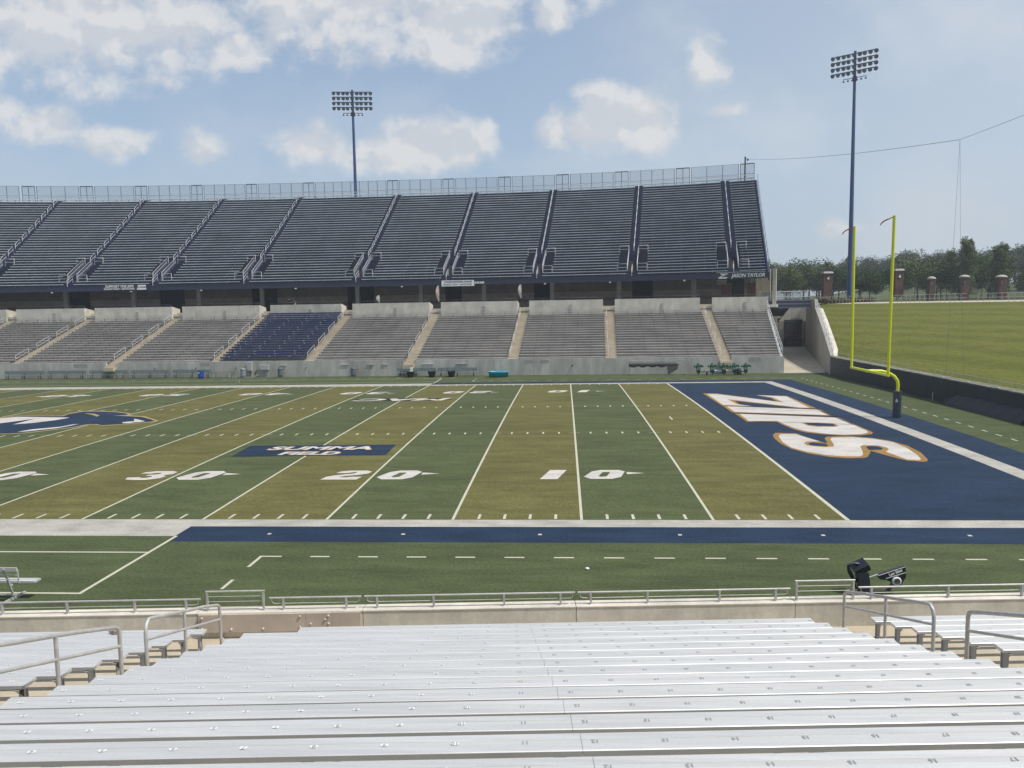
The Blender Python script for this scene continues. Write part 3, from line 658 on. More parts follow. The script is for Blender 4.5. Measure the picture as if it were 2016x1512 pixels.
mb = MB(); bandU(mb, -118, 15.85, -.66, -.62, 11.19, 11.25, mi=0); bandU(mb, -118, 15.85, -.66, -.62, 10.62, 10.70); mb.build('fascia_flange', navy, root)
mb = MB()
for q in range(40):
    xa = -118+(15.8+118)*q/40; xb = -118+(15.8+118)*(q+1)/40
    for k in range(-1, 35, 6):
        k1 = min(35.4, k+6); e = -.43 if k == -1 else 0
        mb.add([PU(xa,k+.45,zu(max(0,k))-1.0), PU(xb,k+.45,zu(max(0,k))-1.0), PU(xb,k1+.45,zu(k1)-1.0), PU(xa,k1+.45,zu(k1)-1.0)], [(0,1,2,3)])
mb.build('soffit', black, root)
for nm, w in (('side_stringer', 0),):
    mb = MB()
    for k in range(0, 35):
        a = PU(15.85, k-.55); b = PU(15.85, k+.5); t = (PU(15.85, 5)-PU(15.3, 5)).normalized()
        za, zb = zu(k-.5)-.43, zu(k+.5)-.43
        mb.hexa([a+Vector((0,0,za-.75)), a+t*.16+Vector((0,0,za-.75)), b+t*.16+Vector((0,0,zb-.75)), b+Vector((0,0,zb-.75)), a+Vector((0,0,za+.25)), a+t*.16+Vector((0,0,za+.25)), b+t*.16+Vector((0,0,zb+.25)), b+Vector((0,0,zb+.25))])
    mb.build(nm, navy, root)
    mb = MB(); t = (PU(15.85, 5)-PU(15.3, 5)).normalized()*.25
    for h in (.95,): mb.tube([PU(15.85, k, zu(k)-.43+h)+t for k in range(0, 36, 5)]+[PU(15.85, 35, zu(35)-.43+h)+t], .03, 5)
    for k in range(0, 36, 3): mb.tube([PU(15.85, k, zu(k)-.6)+t, PU(15.85, k, zu(k)+.5)+t], .025, 4)
    mb.build('side_guard_rail', fence_m, root)
mb = MB(); bandU(mb, -118, 11.4, 27.3, 27.6, 7.2, 26.4); mb.build('rear_cladding', navy_dk, root)
mb = MB()
for x in range(-114, 4, 9): mb.beam(Uc(x, 26.8, 7.2), Uc(x, 26.8, 26.3), .5, .5); mb.beam(Uc(x, 17, 7.2), Uc(x, 17, 20.5), .5, .5)
mb.build('rear_column', navy, root)
# top fence: bays and gate frames
GT = [(-95.6,-94.0),(-88.1,-86.4),(-80.5,-78.8),(-72.2,-70.5),(-63.6,-61.9),(-54.2,-52.4),(-39.8,-38.0),(-30.7,-28.9),(-22.0,-20.2),(-13.5,-11.7),(-5.3,-3.5),(2.7,4.4),(10.5,12.1)]
ZT = 26.75
def fence_bay(x0, x1, lab):
    r2 = thing('top_fence_bay', lab, 'fence', Uc((x0+x1)/2, 27.45, ZT), 'chain link fence bays along the top of the upper deck')
    n = max(2, round((x1-x0)/1.62))
    for q in range(n+1): mb = MB(); p = Uc(x0+(x1-x0)*q/n, 27.45, ZT); mb.tube([p, p+Vector((0,0,2.62))], .045, 5); mb.build('post', fence_m, r2)
    mb = MB()
    for h in (.95, 2.6): mb.tube([Uc(x0+(x1-x0)*q/n, 27.45, ZT+h) for q in range(n+1)], .022, 5)
    mb.build('fence_rail', fence_m, r2)
    mb = MB()
    for q in range(n):
        a, b = Uc(x0+(x1-x0)*q/n, 27.46), Uc(x0+(x1-x0)*(q+1)/n, 27.46); mb.add([a+Vector((0,0,ZT+.05)), b+Vector((0,0,ZT+.05)), b+Vector((0,0,ZT+2.6)), a+Vector((0,0,ZT+2.6))], [(0,1,2,3)])
    mb.build('mesh_panel', chain, r2)
bays = [(-103.5, -96.0)]+[(GT[q][1]+.22, GT[q+1][0]-.22) for q in range(len(GT)-1)]
for q, (a, b) in enumerate(bays): fence_bay(a, b, 'see-through chain link fence bay on the upper deck rim, %s' % ends(len(bays)-1-q, len(bays)))
for q, (a, b) in enumerate(GT):
    jj = len(GT)-1-q
    r2 = thing('gate_frame', ('dark steel frame at the top right corner of the upper deck rim' if jj == 0 else 'dark two-pane steel frame between fence bays on the upper deck rim, %s' % ends(jj, len(GT))), 'steel frame', Uc((a+b)/2, 27.45, ZT), 'dark frames in the upper deck rim fence')
    mb = MB(); h = 2.56; mb.add([Uc(a,27.47,ZT+.05), Uc(b,27.47,ZT+.05), Uc(b,27.47,ZT+h), Uc(a,27.47,ZT+h)], [(0,1,2,3)]); mb.build('mesh_panel', chain, r2); mb = MB()
    for x in (a, (a+b)/2, b):
        if jj == 0 and x != a and x != b: continue
        p = Uc(x, 27.4, ZT); mb.tube([p, p+Vector((0,0,h))], .045, 5)
    mb.tube([Uc(a,27.4,ZT+h), Uc(b,27.4,ZT+h)], .075, 5); mb.tube([Uc(a,27.4,ZT+1.0), Uc(b,27.4,ZT+1.0)], .03, 5); mb.build('frame', dark, r2)
r2 = thing('back_row_rail', 'pale double rail running along the back row of the upper deck', 'guard rail', Uc(-40, 27.2, 27))
mb = MB()
for h in (0.0, .45): mb.tube([Uc(-103.5+(12.2+103.5)*q/50, 27.1, 27.05+h) for q in range(51)], .045, 5)
for q in range(0, 100): p = Uc(-103+q*1.16, 27.1, 26.7); mb.tube([p, p+Vector((0,0,.8))], .02, 4)
mb.build('rail', rail_w, r2)
r2 = thing('corner_mast', 'slim dark mast with a small camera at the top right corner of the upper deck', 'mast', (19.2, 104, 26.5))
mb = MB(); mb.tube([(19.2,104,26.3),(19.25,104,30.6)], .12, 8); mb.tube([(19.25,104,30.3),(19.55,103.9,30.35)], .03, 6); mb.build('pole', dark, r2)
mb = MB(); mb.lathe([(0,.18),(.12,.14),(.16,0),(.12,-.14),(0,-.18)], (19.62,103.88,30.1), 10); mb.build('camera_dome', dark, r2)

# ---------------- concourse ----------------
def bmat(name, c):
    return mat(name, c, .9, var=.12, scale=1.2, fine=.05, fscale=6)
root = thing('concourse_building', 'shaded concourse building under the upper deck with banded block walls', 'building', Uc(-40, 8, 7.2))
mb = MB(); x0, x1 = -118, 16.2
n = 30
for q in range(n):
    xa = x0+(x1-x0)*q/n; xb = x0+(x1-x0)*(q+1)/n
    mb.hexa([PL(xa,OP+.25,6.9), PL(xb,OP+.25,6.9), Uc(xb,12,6.9), Uc(xa,12,6.9), PL(xa,OP+.25,7.22), PL(xb,OP+.25,7.22), Uc(xb,12,7.22), Uc(xa,12,7.22)])
mb.build('floor_slab', conc, root)
DR = [(-108.5,-104.5),(-96.8,-93),(-84.2,-80.6),(-70.6,-66.9),(-56.8,-52.9),(-42.2,-38.2),(-27.6,-25.2),(-14.9,-12.4),(-1.5,1.2),(9.7,12.4)]
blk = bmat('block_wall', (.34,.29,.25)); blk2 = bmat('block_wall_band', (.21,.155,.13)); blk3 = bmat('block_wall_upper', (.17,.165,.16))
ex = [-118]+[v for d in DR for v in d]+[13.2]
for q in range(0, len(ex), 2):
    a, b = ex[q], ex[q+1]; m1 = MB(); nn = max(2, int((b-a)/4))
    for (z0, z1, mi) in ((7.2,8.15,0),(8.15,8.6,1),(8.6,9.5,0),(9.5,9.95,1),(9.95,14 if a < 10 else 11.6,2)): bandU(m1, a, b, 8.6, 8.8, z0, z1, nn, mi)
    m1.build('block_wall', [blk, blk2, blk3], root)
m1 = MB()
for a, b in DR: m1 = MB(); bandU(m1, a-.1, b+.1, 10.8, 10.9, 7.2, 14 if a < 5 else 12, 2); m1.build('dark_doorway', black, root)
CX = [-91.7,-81.9,-72.4,-62.9,-53.6,-39.5,-30.3,-21.3,-11.8,-2.8,6.75]
for x in CX: m1 = MB(); bandU(m1, x-.28, x+.28, 4.0, 4.55, 7.2, 12.3, 1); m1.build('column', bmat('column_paint', (.27,.27,.26)), root)
for xa, xb, mt, o in ((14.05,14.6,conc_tan,5.2),(14.75,15.7,conc_tan,5.0),(16.0,16.4,conc,4.4),(12.9,14.0,brick,7),(10.0,11.2,brick,4.5)):
    m1 = MB(); bandU(m1, xa, xb, o, o+.7, 7.2, 11.9 if mt is not brick else 10.2, 1); m1.build('corner_pier', mt, root)
# lamps under the fascia
for q, x in enumerate([-81.5,-70.5,-47,-32,-12.2,6.0,-60.5,-22,-3.5]):
    r2 = thing('canopy_light', 'small pale light hung under the upper deck fascia', 'light', Uc(x, -.5, 10.5), 'small lights hung under the fascia')
    mb = MB(); mb.lathe([(0,0),(.14,0),(.17,-.07),(.12,-.16),(0,-.18)], Uc(x,-.5,10.60), 10); mb.build('lamp', white, r2)

# ---- banners on the fascia ----
def fascia_sign(name, label, x0, x1, z0, z1, m, texts, tz=-.70):
    A = Uc(x0, tz); B = Uc(x1, tz); cpt = (A+B)/2; cpt.z = (z0+z1)/2
    r2 = thing(name, label, 'sign', cpt)
    d = (B-A).normalized(); nrm = Vector((d.y, -d.x, 0))
    mb = MB(); w = (B-A).length
    mb.box(cpt, (w, .03, z1-z0), Matrix((d, Vector((-d.y, d.x, 0)), Vector((0,0,1)))).transposed()); mb.build('board', m, r2)
    for (body, sz, ox, oz, mt, sx, sh, bold) in texts:
        p = cpt+d*ox+Vector((0,0,oz))+nrm*.022 - Vector(r2.location)
        text_mesh('lettering', body, sz, mt, r2, frame(p, d, nrm), extrude=.003, shear=sh, bold=bold, sx=sx)
    return r2, d, nrm, cpt
txt_w = mat('text_white', (.72,.73,.74), .6, var=.03); txt_k = mat('text_dark', (.03,.03,.04), .6, var=.02)
r2, d, nrm, c = fascia_sign('fundraising_banner', 'dark banner on the fascia asking for support, left one, with a white end panel', -74.3, -68.2, 10.72, 11.42, mat('banner_dark', (.03,.033,.05), .6),
    [('SUPPORT THE ZIPS', .47, -.78, .15, txt_w, 1.0, .25, .014), ('DONATE TODAY \u2022 330-972-FUND', .30, -.78, -.20, txt_w, .95, 0, .010)])
mb = MB(); q = c+d*2.30+nrm*.02; mb.add([q+d*-.62+Vector((0,0,-.33)), q+d*.70+Vector((0,0,-.33)), q+d*.70+Vector((0,0,.33)), q+d*-.42+Vector((0,0,.33))], [(0,1,2,3)]); mb.build('white_panel', txt_w, r2)
text_mesh('lettering', 'Z-FUND', .30, txt_k, r2, frame(q+nrm*.012+d*.1-Vector(r2.location), d, nrm), bold=.01, sx=1.1, shear=.2)
r2, d, nrm, c = fascia_sign('athletes_banner', 'white banner with black words on the fascia, near the middle of the upper deck', -26.4, -21.9, 10.42, 11.22, txt_w,
    [('ATHLETES SUPPORTING ATHLETES', .31, 0, .17, txt_k, .80, .2, .012), ('DONATE TODAY \u2022 330-972-FUND', .31, -.05, -.19, txt_k, .84, 0, .006)])
text_mesh('lettering', 'Z-FUND', .34, txt_w, r2, frame(c+d*2.95+nrm*.03+Vector((0,0,.02))-Vector(r2.location), d, nrm), bold=.02, sx=1.1, shear=.3)
r2, d, nrm, c = fascia_sign('name_sign', 'dark name sign with white capitals at the right end of the fascia', 9.75, 15.75, 10.55, 11.35, mat('sign_black', (.02,.028,.035), .5),
    [('JASON TAYLOR', .62, .95, -.01, txt_w, .92, .22, .022)])
mb = MB(); q = c-d*2.1+nrm*.02
for P in ([(-.42,.30),(.62,.30),(.45,.14),(-.25,.14)], [(.62,.30),(.35,.30),(-.55,-.18),(-.62,-.34)], [(-.62,-.34),(.38,-.34),(.55,-.14),(-.38,-.18)]):
    mb.add([q+d*x+Vector((0,0,z)) for x, z in P], [(3,2,1,0)])
mb.build('emblem', txt_w, r2)
mb = MB(); p0 = c+nrm*.03; mb.beam(p0-d*2.95+Vector((0,0,.44)), p0+d*3.0+Vector((0,0,.44)), .05, .07); mb.build('top_trim', mat('sign_trim', (.42,.46,.45), .6), r2)
A = Uc(10.2, 3.2, 10.25)
r2 = thing('stand_sign', 'small tan concession sign above the brick pier under the name sign', 'sign', A)
mb = MB(); mb.box(A, (1.35,.1,.62)); mb.build('board', mat('sign_tan', (.35,.32,.27), .7), r2)
mb = MB(); mb.box(A+Vector((0,-.06,-.08)), (1.25,.02,.34)); mb.build('panel', mat('sign_brown', (.06,.05,.045), .7), r2)
text_mesh('lettering', "CRAVINGS", .24, mat('text_cream', (.6,.58,.5), .7), r2, frame((0,-.075,-.08), (1,0,0), (0,-1,0)), bold=.008, sx=.95)
# flags hanging at the openings
for x, o, z0, z1, sgn, lab in ((-34.6,-2.8,9.35,8.3,1,'pale folded flag on the concourse beside the wide middle opening'), (-26.2,-3.6,10.45,8.35,-1,'tall orange and white flag hanging on the concourse under the white banner'), (-14.9,-4,10.4,8.6,1,'narrow pale flag hanging on the concourse right of the orange one')):
    p = Uc(x, o, z0); r2 = thing('hanging_flag', lab, 'flag', p)
    mb = MB(); vs = []; nz = 10
    for q in range(nz+1):
        t = q/nz; w = .55*math.sin(math.pi*(.12+.8*t))*(1-.3*t)
        for s in (0, .5, 1): vs.append(p+Vector((-w*s, .06*math.sin(7*t+3*s), -(z0-z1)*t)))
    fs = [(a*3+b, a*3+b+1, a*3+b+4, a*3+b+3) for a in range(nz) for b in range(2)]
    mb.add(vs, fs, 0, True); mb.build('cloth', mat('flag_cloth_'+('warm' if sgn < 0 else 'pale'), (.48,.30,.20) if sgn < 0 else (.42,.38,.33), .8, color2=(.6,.58,.55), scale=3), r2)
    mb = MB(); mb.tube([p+Vector((.03,0,.1)), Vector((p.x+.03, p.y, 7.2))], .025, 5); mb.build('pole', dark, r2)
p = PL(-46.3, OP+.3, 8.5); r2 = thing('floodlight_cluster', 'small cluster of dark lamp heads clamped to the rail above the blue seats', 'floodlight', p)
for dx, dz, t in ((-.45,.35,.3),(-.1,.38,-.4),(.3,.1,.2)):
    mb = MB(); M_ = Matrix.Rotation(t, 3, 'Y') @ Matrix.Rotation(.5, 3, 'X'); mb.box(p+Vector((dx,0,dz)), (.32,.26,.26), M_); mb.tube([p+Vector((dx,0,dz)), p+Vector((dx*.4,0,-.05))], .03, 6); mb.build('lamp_head', dark, r2)
mb = MB(); mb.tube([p+Vector((-.6,0,.02)), p+Vector((.55,0,.02))], .03, 6); mb.box(p+Vector((.4,-.05,-.1)), (.16,.1,.34)); mb.build('clamp_bar', mat('pale_grey', (.4,.4,.4), .6), r2)
# ---------------- near stand ----------------
PHI = math.atan(.0715); NO = Vector((-9.55, -12.82, 0)); NUx = Vector((math.cos(PHI), math.sin(PHI), 0)); NVx = Vector((math.sin(PHI), -math.cos(PHI), 0))
def PN(u, v, z=0.0): p = NO+NUx*u+NVx*v; p.z = z; return p
ROT = Matrix((NUx, -NVx, Vector((0,0,1)))).transposed()
def zn(k): return 1.9566+.2121*(k-1)+.0019*(k-1)**2
def vn(k): return .70+.728*k
NR = 19
def ledge(k): return -5.80-.035*k if k > 0 else -5.45
def make_bracket(parent, p, first=[None]):
    if first[0] is None:
        mb = MB(); mb.box((0,.03,-.26), (.012,.16,.36)); mb.box((0,0,-.065), (.05,.20,.012)); mb.add([(.006,.03,-.07),(.006,-.10,-.07),(.006,.03,-.2),(-.006,.03,-.07),(-.006,-.10,-.07),(-.006,.03,-.2)], [(0,1,2),(5,4,3),(1,4,5,2)])
        mb.box((0,.08,-.26), (.05,.012,.36))
        first[0] = mb.build('bracket', alu_side); o = first[0]
    else:
        o = first[0].copy(); col.objects.link(o)
    o.parent = parent; o.location = p; o.rotation_euler = (0,0,PHI); return o
def near_bench(root, u0, u1, k, numbers=None, short=False):
    v, z = vn(k), zn(k); a, b = PN(u0, v, z), PN(u1, v, z); mb = MB()
    prof = [(-.112,-.045,2),(-.112,-.006,2),(-.106,0,0),(-.026,0,0),(-.026,-.003,1),(.026,-.003,1),(.026,0,0),(.106,0,0),(.112,-.006,2),(.112,-.045,2)]
    split = [u0]+([-.86+.012*k] if u0 < -.86 < u1 else [])+[u1]
    for s in range(len(split)-1):
        ua, ub = split[s]+(.0015 if s else 0), split[s+1]-(.0015 if s < len(split)-2 else 0)
        P0 = [PN(ua, v+pv, z+pz) for pv, pz, _ in prof]; P1 = [PN(ub, v+pv, z+pz) for pv, pz, _ in prof]
        n = len(prof); vs = P0+P1; o = len(mb.v)
        for q in range(n):
            r = (q+1) % n; mi = (0,0,0,0,1,0,0,0,2,2)[q] if q != 0 else 2
            if q in (0, 1): mi = 2
            if q in (2, 6): mi = 0
            if q == 9: mi = 2
            mb.add([P0[q], P0[r], P1[r], P1[q]], [(0,1,2,3)], mi)
        mb.add(P0, [tuple(range(n))], 0); mb.add(P1, [tuple(range(n-1,-1,-1))], 0)
        mb.hexa([PN(ua+.004,v-.1,z-.043), PN(ub-.004,v-.1,z-.043), PN(ub-.004,v+.1,z-.043), PN(ua+.004,v+.1,z-.043), PN(ua+.004,v-.1,z-.02), PN(ub-.004,v-.1,z-.02), PN(ub-.004,v+.1,z-.02), PN(ua+.004,v+.1,z-.02)], 2)
    o = mb.build('bench', [alu, alu_band, alu_side], root)
    n = max(2, int((u1-u0)/1.7))
    for q in range(n+1):
        u = u0+.10+(u1-u0-.2)*q/n; make_bracket(o, PN(u, v+.02, z)-Vector(root.location))
    if numbers:
        verts = []; faces = []
        for nb, u in numbers:
            if not (u0+.05 < u < u1-.05): continue
            me = NUM(nb); base = len(verts); off = PN(u, v, z+.0015)-Vector(root.location)
            verts += [tuple(off+ROT @ (Matrix.Rotation(math.pi, 3, 'Z') @ Vector(w))) for w in me[0]]; faces += [tuple(base+i for i in f) for f in me[1]]
        nf = len(faces)
        for nb, u in numbers:
            if not (u0+.05 < u < u1-.05) or nb > 10: continue
            c = PN(u, v, z+.0008)-Vector(root.location); w = .030; base = len(verts)
            verts += [tuple(c+ROT @ Vector((w*math.cos(t_*math.pi/7), .022*math.sin(t_*math.pi/7), 0))) for t_ in range(14)]; faces.append(tuple(range(base, base+14)))
        me = bpy.data.meshes.new('seat_numbers'); me.from_pydata(verts, [], faces); me.materials.append(mat('number_ink', (.33,.33,.33), .6, var=.05)); me.materials.append(mat('disc_pale', (.72,.72,.72), .5, var=.03))
        me.polygons.foreach_set('material_index', [0]*nf+[1]*(len(faces)-nf))
        t = bpy.data.objects.new('seat_numbers', me); col.objects.link(t); t.parent = o
    return o
_nm = {}
def NUM(n):
    if n not in _nm:
        cu = bpy.data.curves.new('n', 'FONT'); cu.body = str(n); cu.size = .055; cu.align_x = 'CENTER'; cu.align_y = 'CENTER'; cu.offset = .0016; cu.resolution_u = 2
        t = bpy.data.objects.new('n', cu); col.objects.link(t); me = bpy.data.meshes.new_from_object(t.evaluated_get(bpy.context.evaluated_depsgraph_get()))
        _nm[n] = ([tuple(w.co) for w in me.vertices], [tuple(p.vertices) for p in me.polygons]); bpy.data.objects.remove(t); bpy.data.curves.remove(cu); bpy.data.meshes.remove(me)
    return _nm[n]
near_labels = {0: 'pale aluminium bench block with numbered seats filling the foreground, between the two aisles', -1: 'pale aluminium bench block in the left corner of the foreground, beyond the left aisle', 1: 'bright aluminium bench block at the right edge of the foreground, beyond the right aisle'}
for sct, (fa, fb) in {0: (lambda k: ledge(k), lambda k: 4.28+.02*k), -1: (lambda k: -17.2, lambda k: -6.76), 1: (lambda k: 5.38, lambda k: 15.7)}.items():
    root = thing('near_seating_block', near_labels[sct], 'bleachers', PN((fa(5)+fb(5))/2, .3, 1.3), 'bench blocks of the near stand')
    for k in range(NR):
        u0, u1 = fa(k), fb(k)
        if sct == 0 and k == 0: u0 = -5.05
        nums = [(nb, -.62+(nb-12)*.485) for nb in range(1, 24)] if sct == 0 else ([(nb, -6.98-(nb-1)*.485) for nb in range(1, 12)] if sct == -1 else [(nb, 5.65+(nb-1)*.485) for nb in range(1, 14)])
        near_bench(root, u0, u1, k, nums)
root = thing('near_stand_terrace', 'tan concrete terrace steps and aisles of the near stand under the aluminium benches', 'terrace', PN(0, 0, 0))
mb = MB()
for k in range(-1, NR+4):
    z = zn(k)-.42 if k >= 0 else zn(0)-.42
    v0 = vn(k)-.36; v1 = v0+.728
    if k == -1: v0 = -.02; v1 = vn(0)-.36; 
    mb.hexa([PN(-30,v1,z-.5), PN(30,v1,z-.5), PN(30,v0,z-.5), PN(-30,v0,z-.5), PN(-30,v1,z), PN(30,v1,z), PN(30,v0,z), PN(-30,v0,z)])
mb.build('terrace_steps', conc_tan, root)
mb = MB()
for (ua, ub) in ((-6.74, -5.95), (4.42, 5.32)):
    for k in range(0, NR+2):
        z = zn(k)-.42; h = (zn(k+1)-zn(k))/2; v0 = vn(k)+.0; 
        mb.hexa([PN(ua,v0+.37,z-.1), PN(ub,v0+.37,z-.1), PN(ub,v0,z-.1), PN(ua,v0,z-.1), PN(ua,v0+.37,z+h), PN(ub,v0+.37,z+h), PN(ub,v0,z+h), PN(ua,v0,z+h)])
mb.build('half_steps', conc_tan, root)
# front wall in panels
joints = [-30,-18.2,-7.17,-4.02,.04,4.22,12.5,20]
for q in range(len(joints)-1):
    a, b = joints[q]+.006, joints[q+1]-.006; n = len(joints)-1
    nm = {0:'far left out of frame', 1:'left panel behind the bench corner', 2:'panel behind the steel plate', 3:'panel just left of the middle joint', 4:'panel just right of the middle joint', 5:'panel with damp stains at the right aisle', 6:'panel at the far right'}[q]
    root = thing('front_wall_panel', 'tan concrete front wall of the near stand, '+nm, 'wall', PN((a+b)/2, 0, 0), 'front wall panels of the near stand')
    mb = MB(); mb.hexa([PN(a,0,-.3), PN(b,0,-.3), PN(b,-.30,-.3), PN(a,-.30,-.3), PN(a,0,1.79), PN(b,0,1.79), PN(b,-.30,1.79), PN(a,-.30,1.79)]); mb.build('panel', conc_near, root)
    mb = MB(); mb.hexa([PN(a,.012,1.792), PN(b,.012,1.792), PN(b,-.312,1.792), PN(a,-.312,1.792), PN(a,.012,1.812), PN(b,.012,1.812), PN(b,-.312,1.812), PN(a,-.312,1.812)]); mb.build('cap', conc_cap, root)
root = thing('steel_cover_plate', 'brown steel plate bolted over the near front wall beside the left aisle gate', 'plate', PN(-5.6, 0, 1.5))
pl = mat('brown_steel', (.50,.42,.35), .6, var=.07, scale=2, fine=.05)
for a, b, z0, z1, t in ((-7.12,-5.09,1.455,1.80,.07), (-5.085,-4.60,1.53,1.80,.07), (-5.085,-4.60,1.455,1.525,.066), (-4.595,-4.06,1.455,1.80,.05)):
    mb = MB(); mb.hexa([PN(a,t,z0), PN(b,t,z0), PN(b,.003,z0), PN(a,.003,z0), PN(a,t,z1), PN(b,t,z1), PN(b,.003,z1), PN(a,.003,z1)]); mb.build('plate', pl, root)
for u, z in ((-7.05,1.74),(-7.05,1.53),(-6.5,1.52),(-5.9,1.52),(-5.2,1.75),(-5.2,1.54),(-5.0,1.60),(-4.72,1.68),(-4.66,1.75),(-4.66,1.60)):
    mb = MB(); mb.lathe([(0,0),(.022,0),(.024,.02),(.0,.026)], PN(u, .072, z), 8, axis=Matrix((NUx, Vector((0,0,1)), NVx)).transposed()); mb.build('bolt', conc_cap, root)
root = thing('conduit', 'thin pale conduit stub on the near front wall below the brown plate', 'pipe', PN(-6.6, .03, 1.3))
mb = MB(); mb.tube([PN(-6.72,.03,1.45), PN(-6.70,.03,1.36), PN(-6.66,.05,1.30)], .014, 6); mb.build('pipe', rail_w, root)
# rails on the cap
segs = [(-17.9,-13.2),(-13.1,-7.13),(-5.82,-4.06),(-4.0,.03),(.08,4.16),(5.47,9.6),(9.7,15)]
segpost = [[-17.5,-15.4,-13.4],[-12.3,-10.92,-9.68,-8.39,-7.41],[-5.55,-4.35],[-3.76,-2.68,-1.33,-.25],[.33,1.42,2.8,3.88],[5.72,7.2,8.62],[10.2,12,14]]
for q, ((a, b), ps) in enumerate(zip(segs, segpost)):
    nm = ['far left end','segment below the team bench','short segment right of the left gate','segment left of the middle joint','segment ending at the right gate','segment beside the black sled','far right end'][q]
    root = thing('cap_rail', 'low galvanised pipe rail on the near wall cap, '+nm, 'rail', PN((a+b)/2, -.12, 1.81), 'low rails on the near wall cap')
    mb = MB(); mb.tube([PN(a,-.12,2.045), PN(b,-.12,2.045)], .019, 8); mb.build('top_rail', rail_m, root)
    mb = MB(); mb.tube([PN(a+.05,-.12,2.03), PN(a+.05,-.12,1.96), PN(a+.10,-.12,1.935), PN(b-.10,-.12,1.935), PN(b-.05,-.12,1.96), PN(b-.05,-.12,2.03)], .008, 6); mb.build('lower_rail', rail_m, root)
    for p in ps:
        mb = MB(); mb.box(PN(p,-.12,1.925), (.035,.05,.225), ROT); mb.lathe([(0,.008),(.05,.008),(.055,0)], PN(p,-.12,1.812), 10); mb.build('post', rail_m, root)
for q, (a, b) in enumerate(((-7.03,-5.90),(4.25,5.40))):
    root = thing('aisle_gate', ('galvanised gate frame with thin bars at the foot of the %s near aisle' % ('left','right')[q]), 'gate', PN((a+b)/2, -.12, 1.81), 'gates at the foot of the near aisles')
    for u in (a+.03, b-.03): mb = MB(); mb.box(PN(u,-.12,1.995), (.032,.05,.365), ROT); mb.build('post', rail_m, root)
    mb = MB(); mb.tube([PN(a,-.12,2.19), PN(b,-.12,2.19)], .019, 8); mb.build('top_rail', rail_m, root)
    for z in (2.09, 1.99, 1.885): mb = MB(); mb.tube([PN(a+.04,-.12,z), PN(b-.04,-.12,z)], .007, 6); mb.build('bar', rail_m, root)
# aisle handrails (bent tube, mid rail, posts)
def floor_v(v): k = (v-.70)/.728; return zn(k)-.42
def near_rail(u, v0, v1, vp, curve_hi, lab):
    root = thing('near_handrail', lab, 'handrail', PN(u, v0, floor_v(v0)), 'bent tube handrails of the near aisles')
    h = .97; zt = lambda v: floor_v(v)+h-.02
    pts = [PN(u, v0, floor_v(v0)-.05), PN(u, v0, zt(v0)-.10), PN(u, v0+.03, zt(v0)-.03), PN(u, v0+.10, zt(v0)+.01)]
    pts += [PN(u, v0+(v1-v0)*t, zt(v0+(v1-v0)*t)+.01) for t in (.25,.5,.75,.9)]
    pts += [PN(u, v1-.12, zt(v1)-.03), PN(u, v1-.03, zt(v1)-.09), PN(u, v1, zt(v1)-.2), PN(u, v1, floor_v(v1)-.05)]
    mb = MB(); mb.tube(pts, .027, 12); mb.build('bent_tube', rail_m, root)
    mb = MB(); mb.tube([PN(u, v0, floor_v(v0)+.66), PN(u, v1, floor_v(v1)+.66)], .021, 10); mb.build('mid_rail', rail_m, root)
    for v in vp: mb = MB(); mb.tube([PN(u, v, floor_v(v)-.05), PN(u, v, zt(v))], .025, 10); mb.build('post', rail_m, root)
near_rail(-6.40, .88, 3.70, [2.37], True, 'grey bent tube handrail in the left near aisle, lower one by the gate')
near_rail(-6.40, 4.43, 8.8, [5.86, 7.3], True, 'grey bent tube handrail in the left near aisle, upper one at the edge')
near_rail(4.90, .58, 3.60, [2.15], True, 'grey bent tube handrail in the right near aisle, lower one before the sled')
near_rail(4.90, 4.43, 8.8, [5.9, 7.3], True, 'grey bent tube handrail in the right near aisle, upper one at the right edge')
# crumpled paper on the first left bench
p = PN(-8.35, vn(0)+.02, zn(0)+.03); root = thing('crumpled_bag', 'crumpled pinkish paper bag lying on a bench of the left corner block', 'litter', p)
mb = MB(); rnd = random.Random(3); rings = []
for q in range(7):
    th = math.pi*q/6; rings.append([p+Vector((.12*math.sin(th)*math.cos(2*math.pi*k/12)*(1+rnd.uniform(-.25,.25)), .07*math.sin(th)*math.sin(2*math.pi*k/12)*(1+rnd.uniform(-.3,.3)), .045*math.cos(th)*(1+rnd.uniform(-.4,.4))+.01)) for k in range(12)])
mb.add([v for r_ in rings for v in r_], [(a*12+b, a*12+(b+1) % 12, (a+1)*12+(b+1) % 12, (a+1)*12+b) for a in range(6) for b in range(12)]); mb.build('bag', mat('paper', (.45,.36,.34), .8, color2=(.2,.12,.13), scale=14), root)
for q, (x, y) in enumerate(((-9.1,-5.3),(-44.2, W+5.2+.6),(-8.9,-9.2))):
    p = Vector((x, y, .02)); o = thing('litter', ('small white scrap on the near sideline turf','white scrap on the turf before the far green benches','tiny pale scrap on the turf by the near rail')[q], 'litter', p)
    mb = MB(); mb.lathe([(0,.04),(.05,.03),(.07,0),(.03,-.015)], p, 7); mb.build('scrap', white, o)

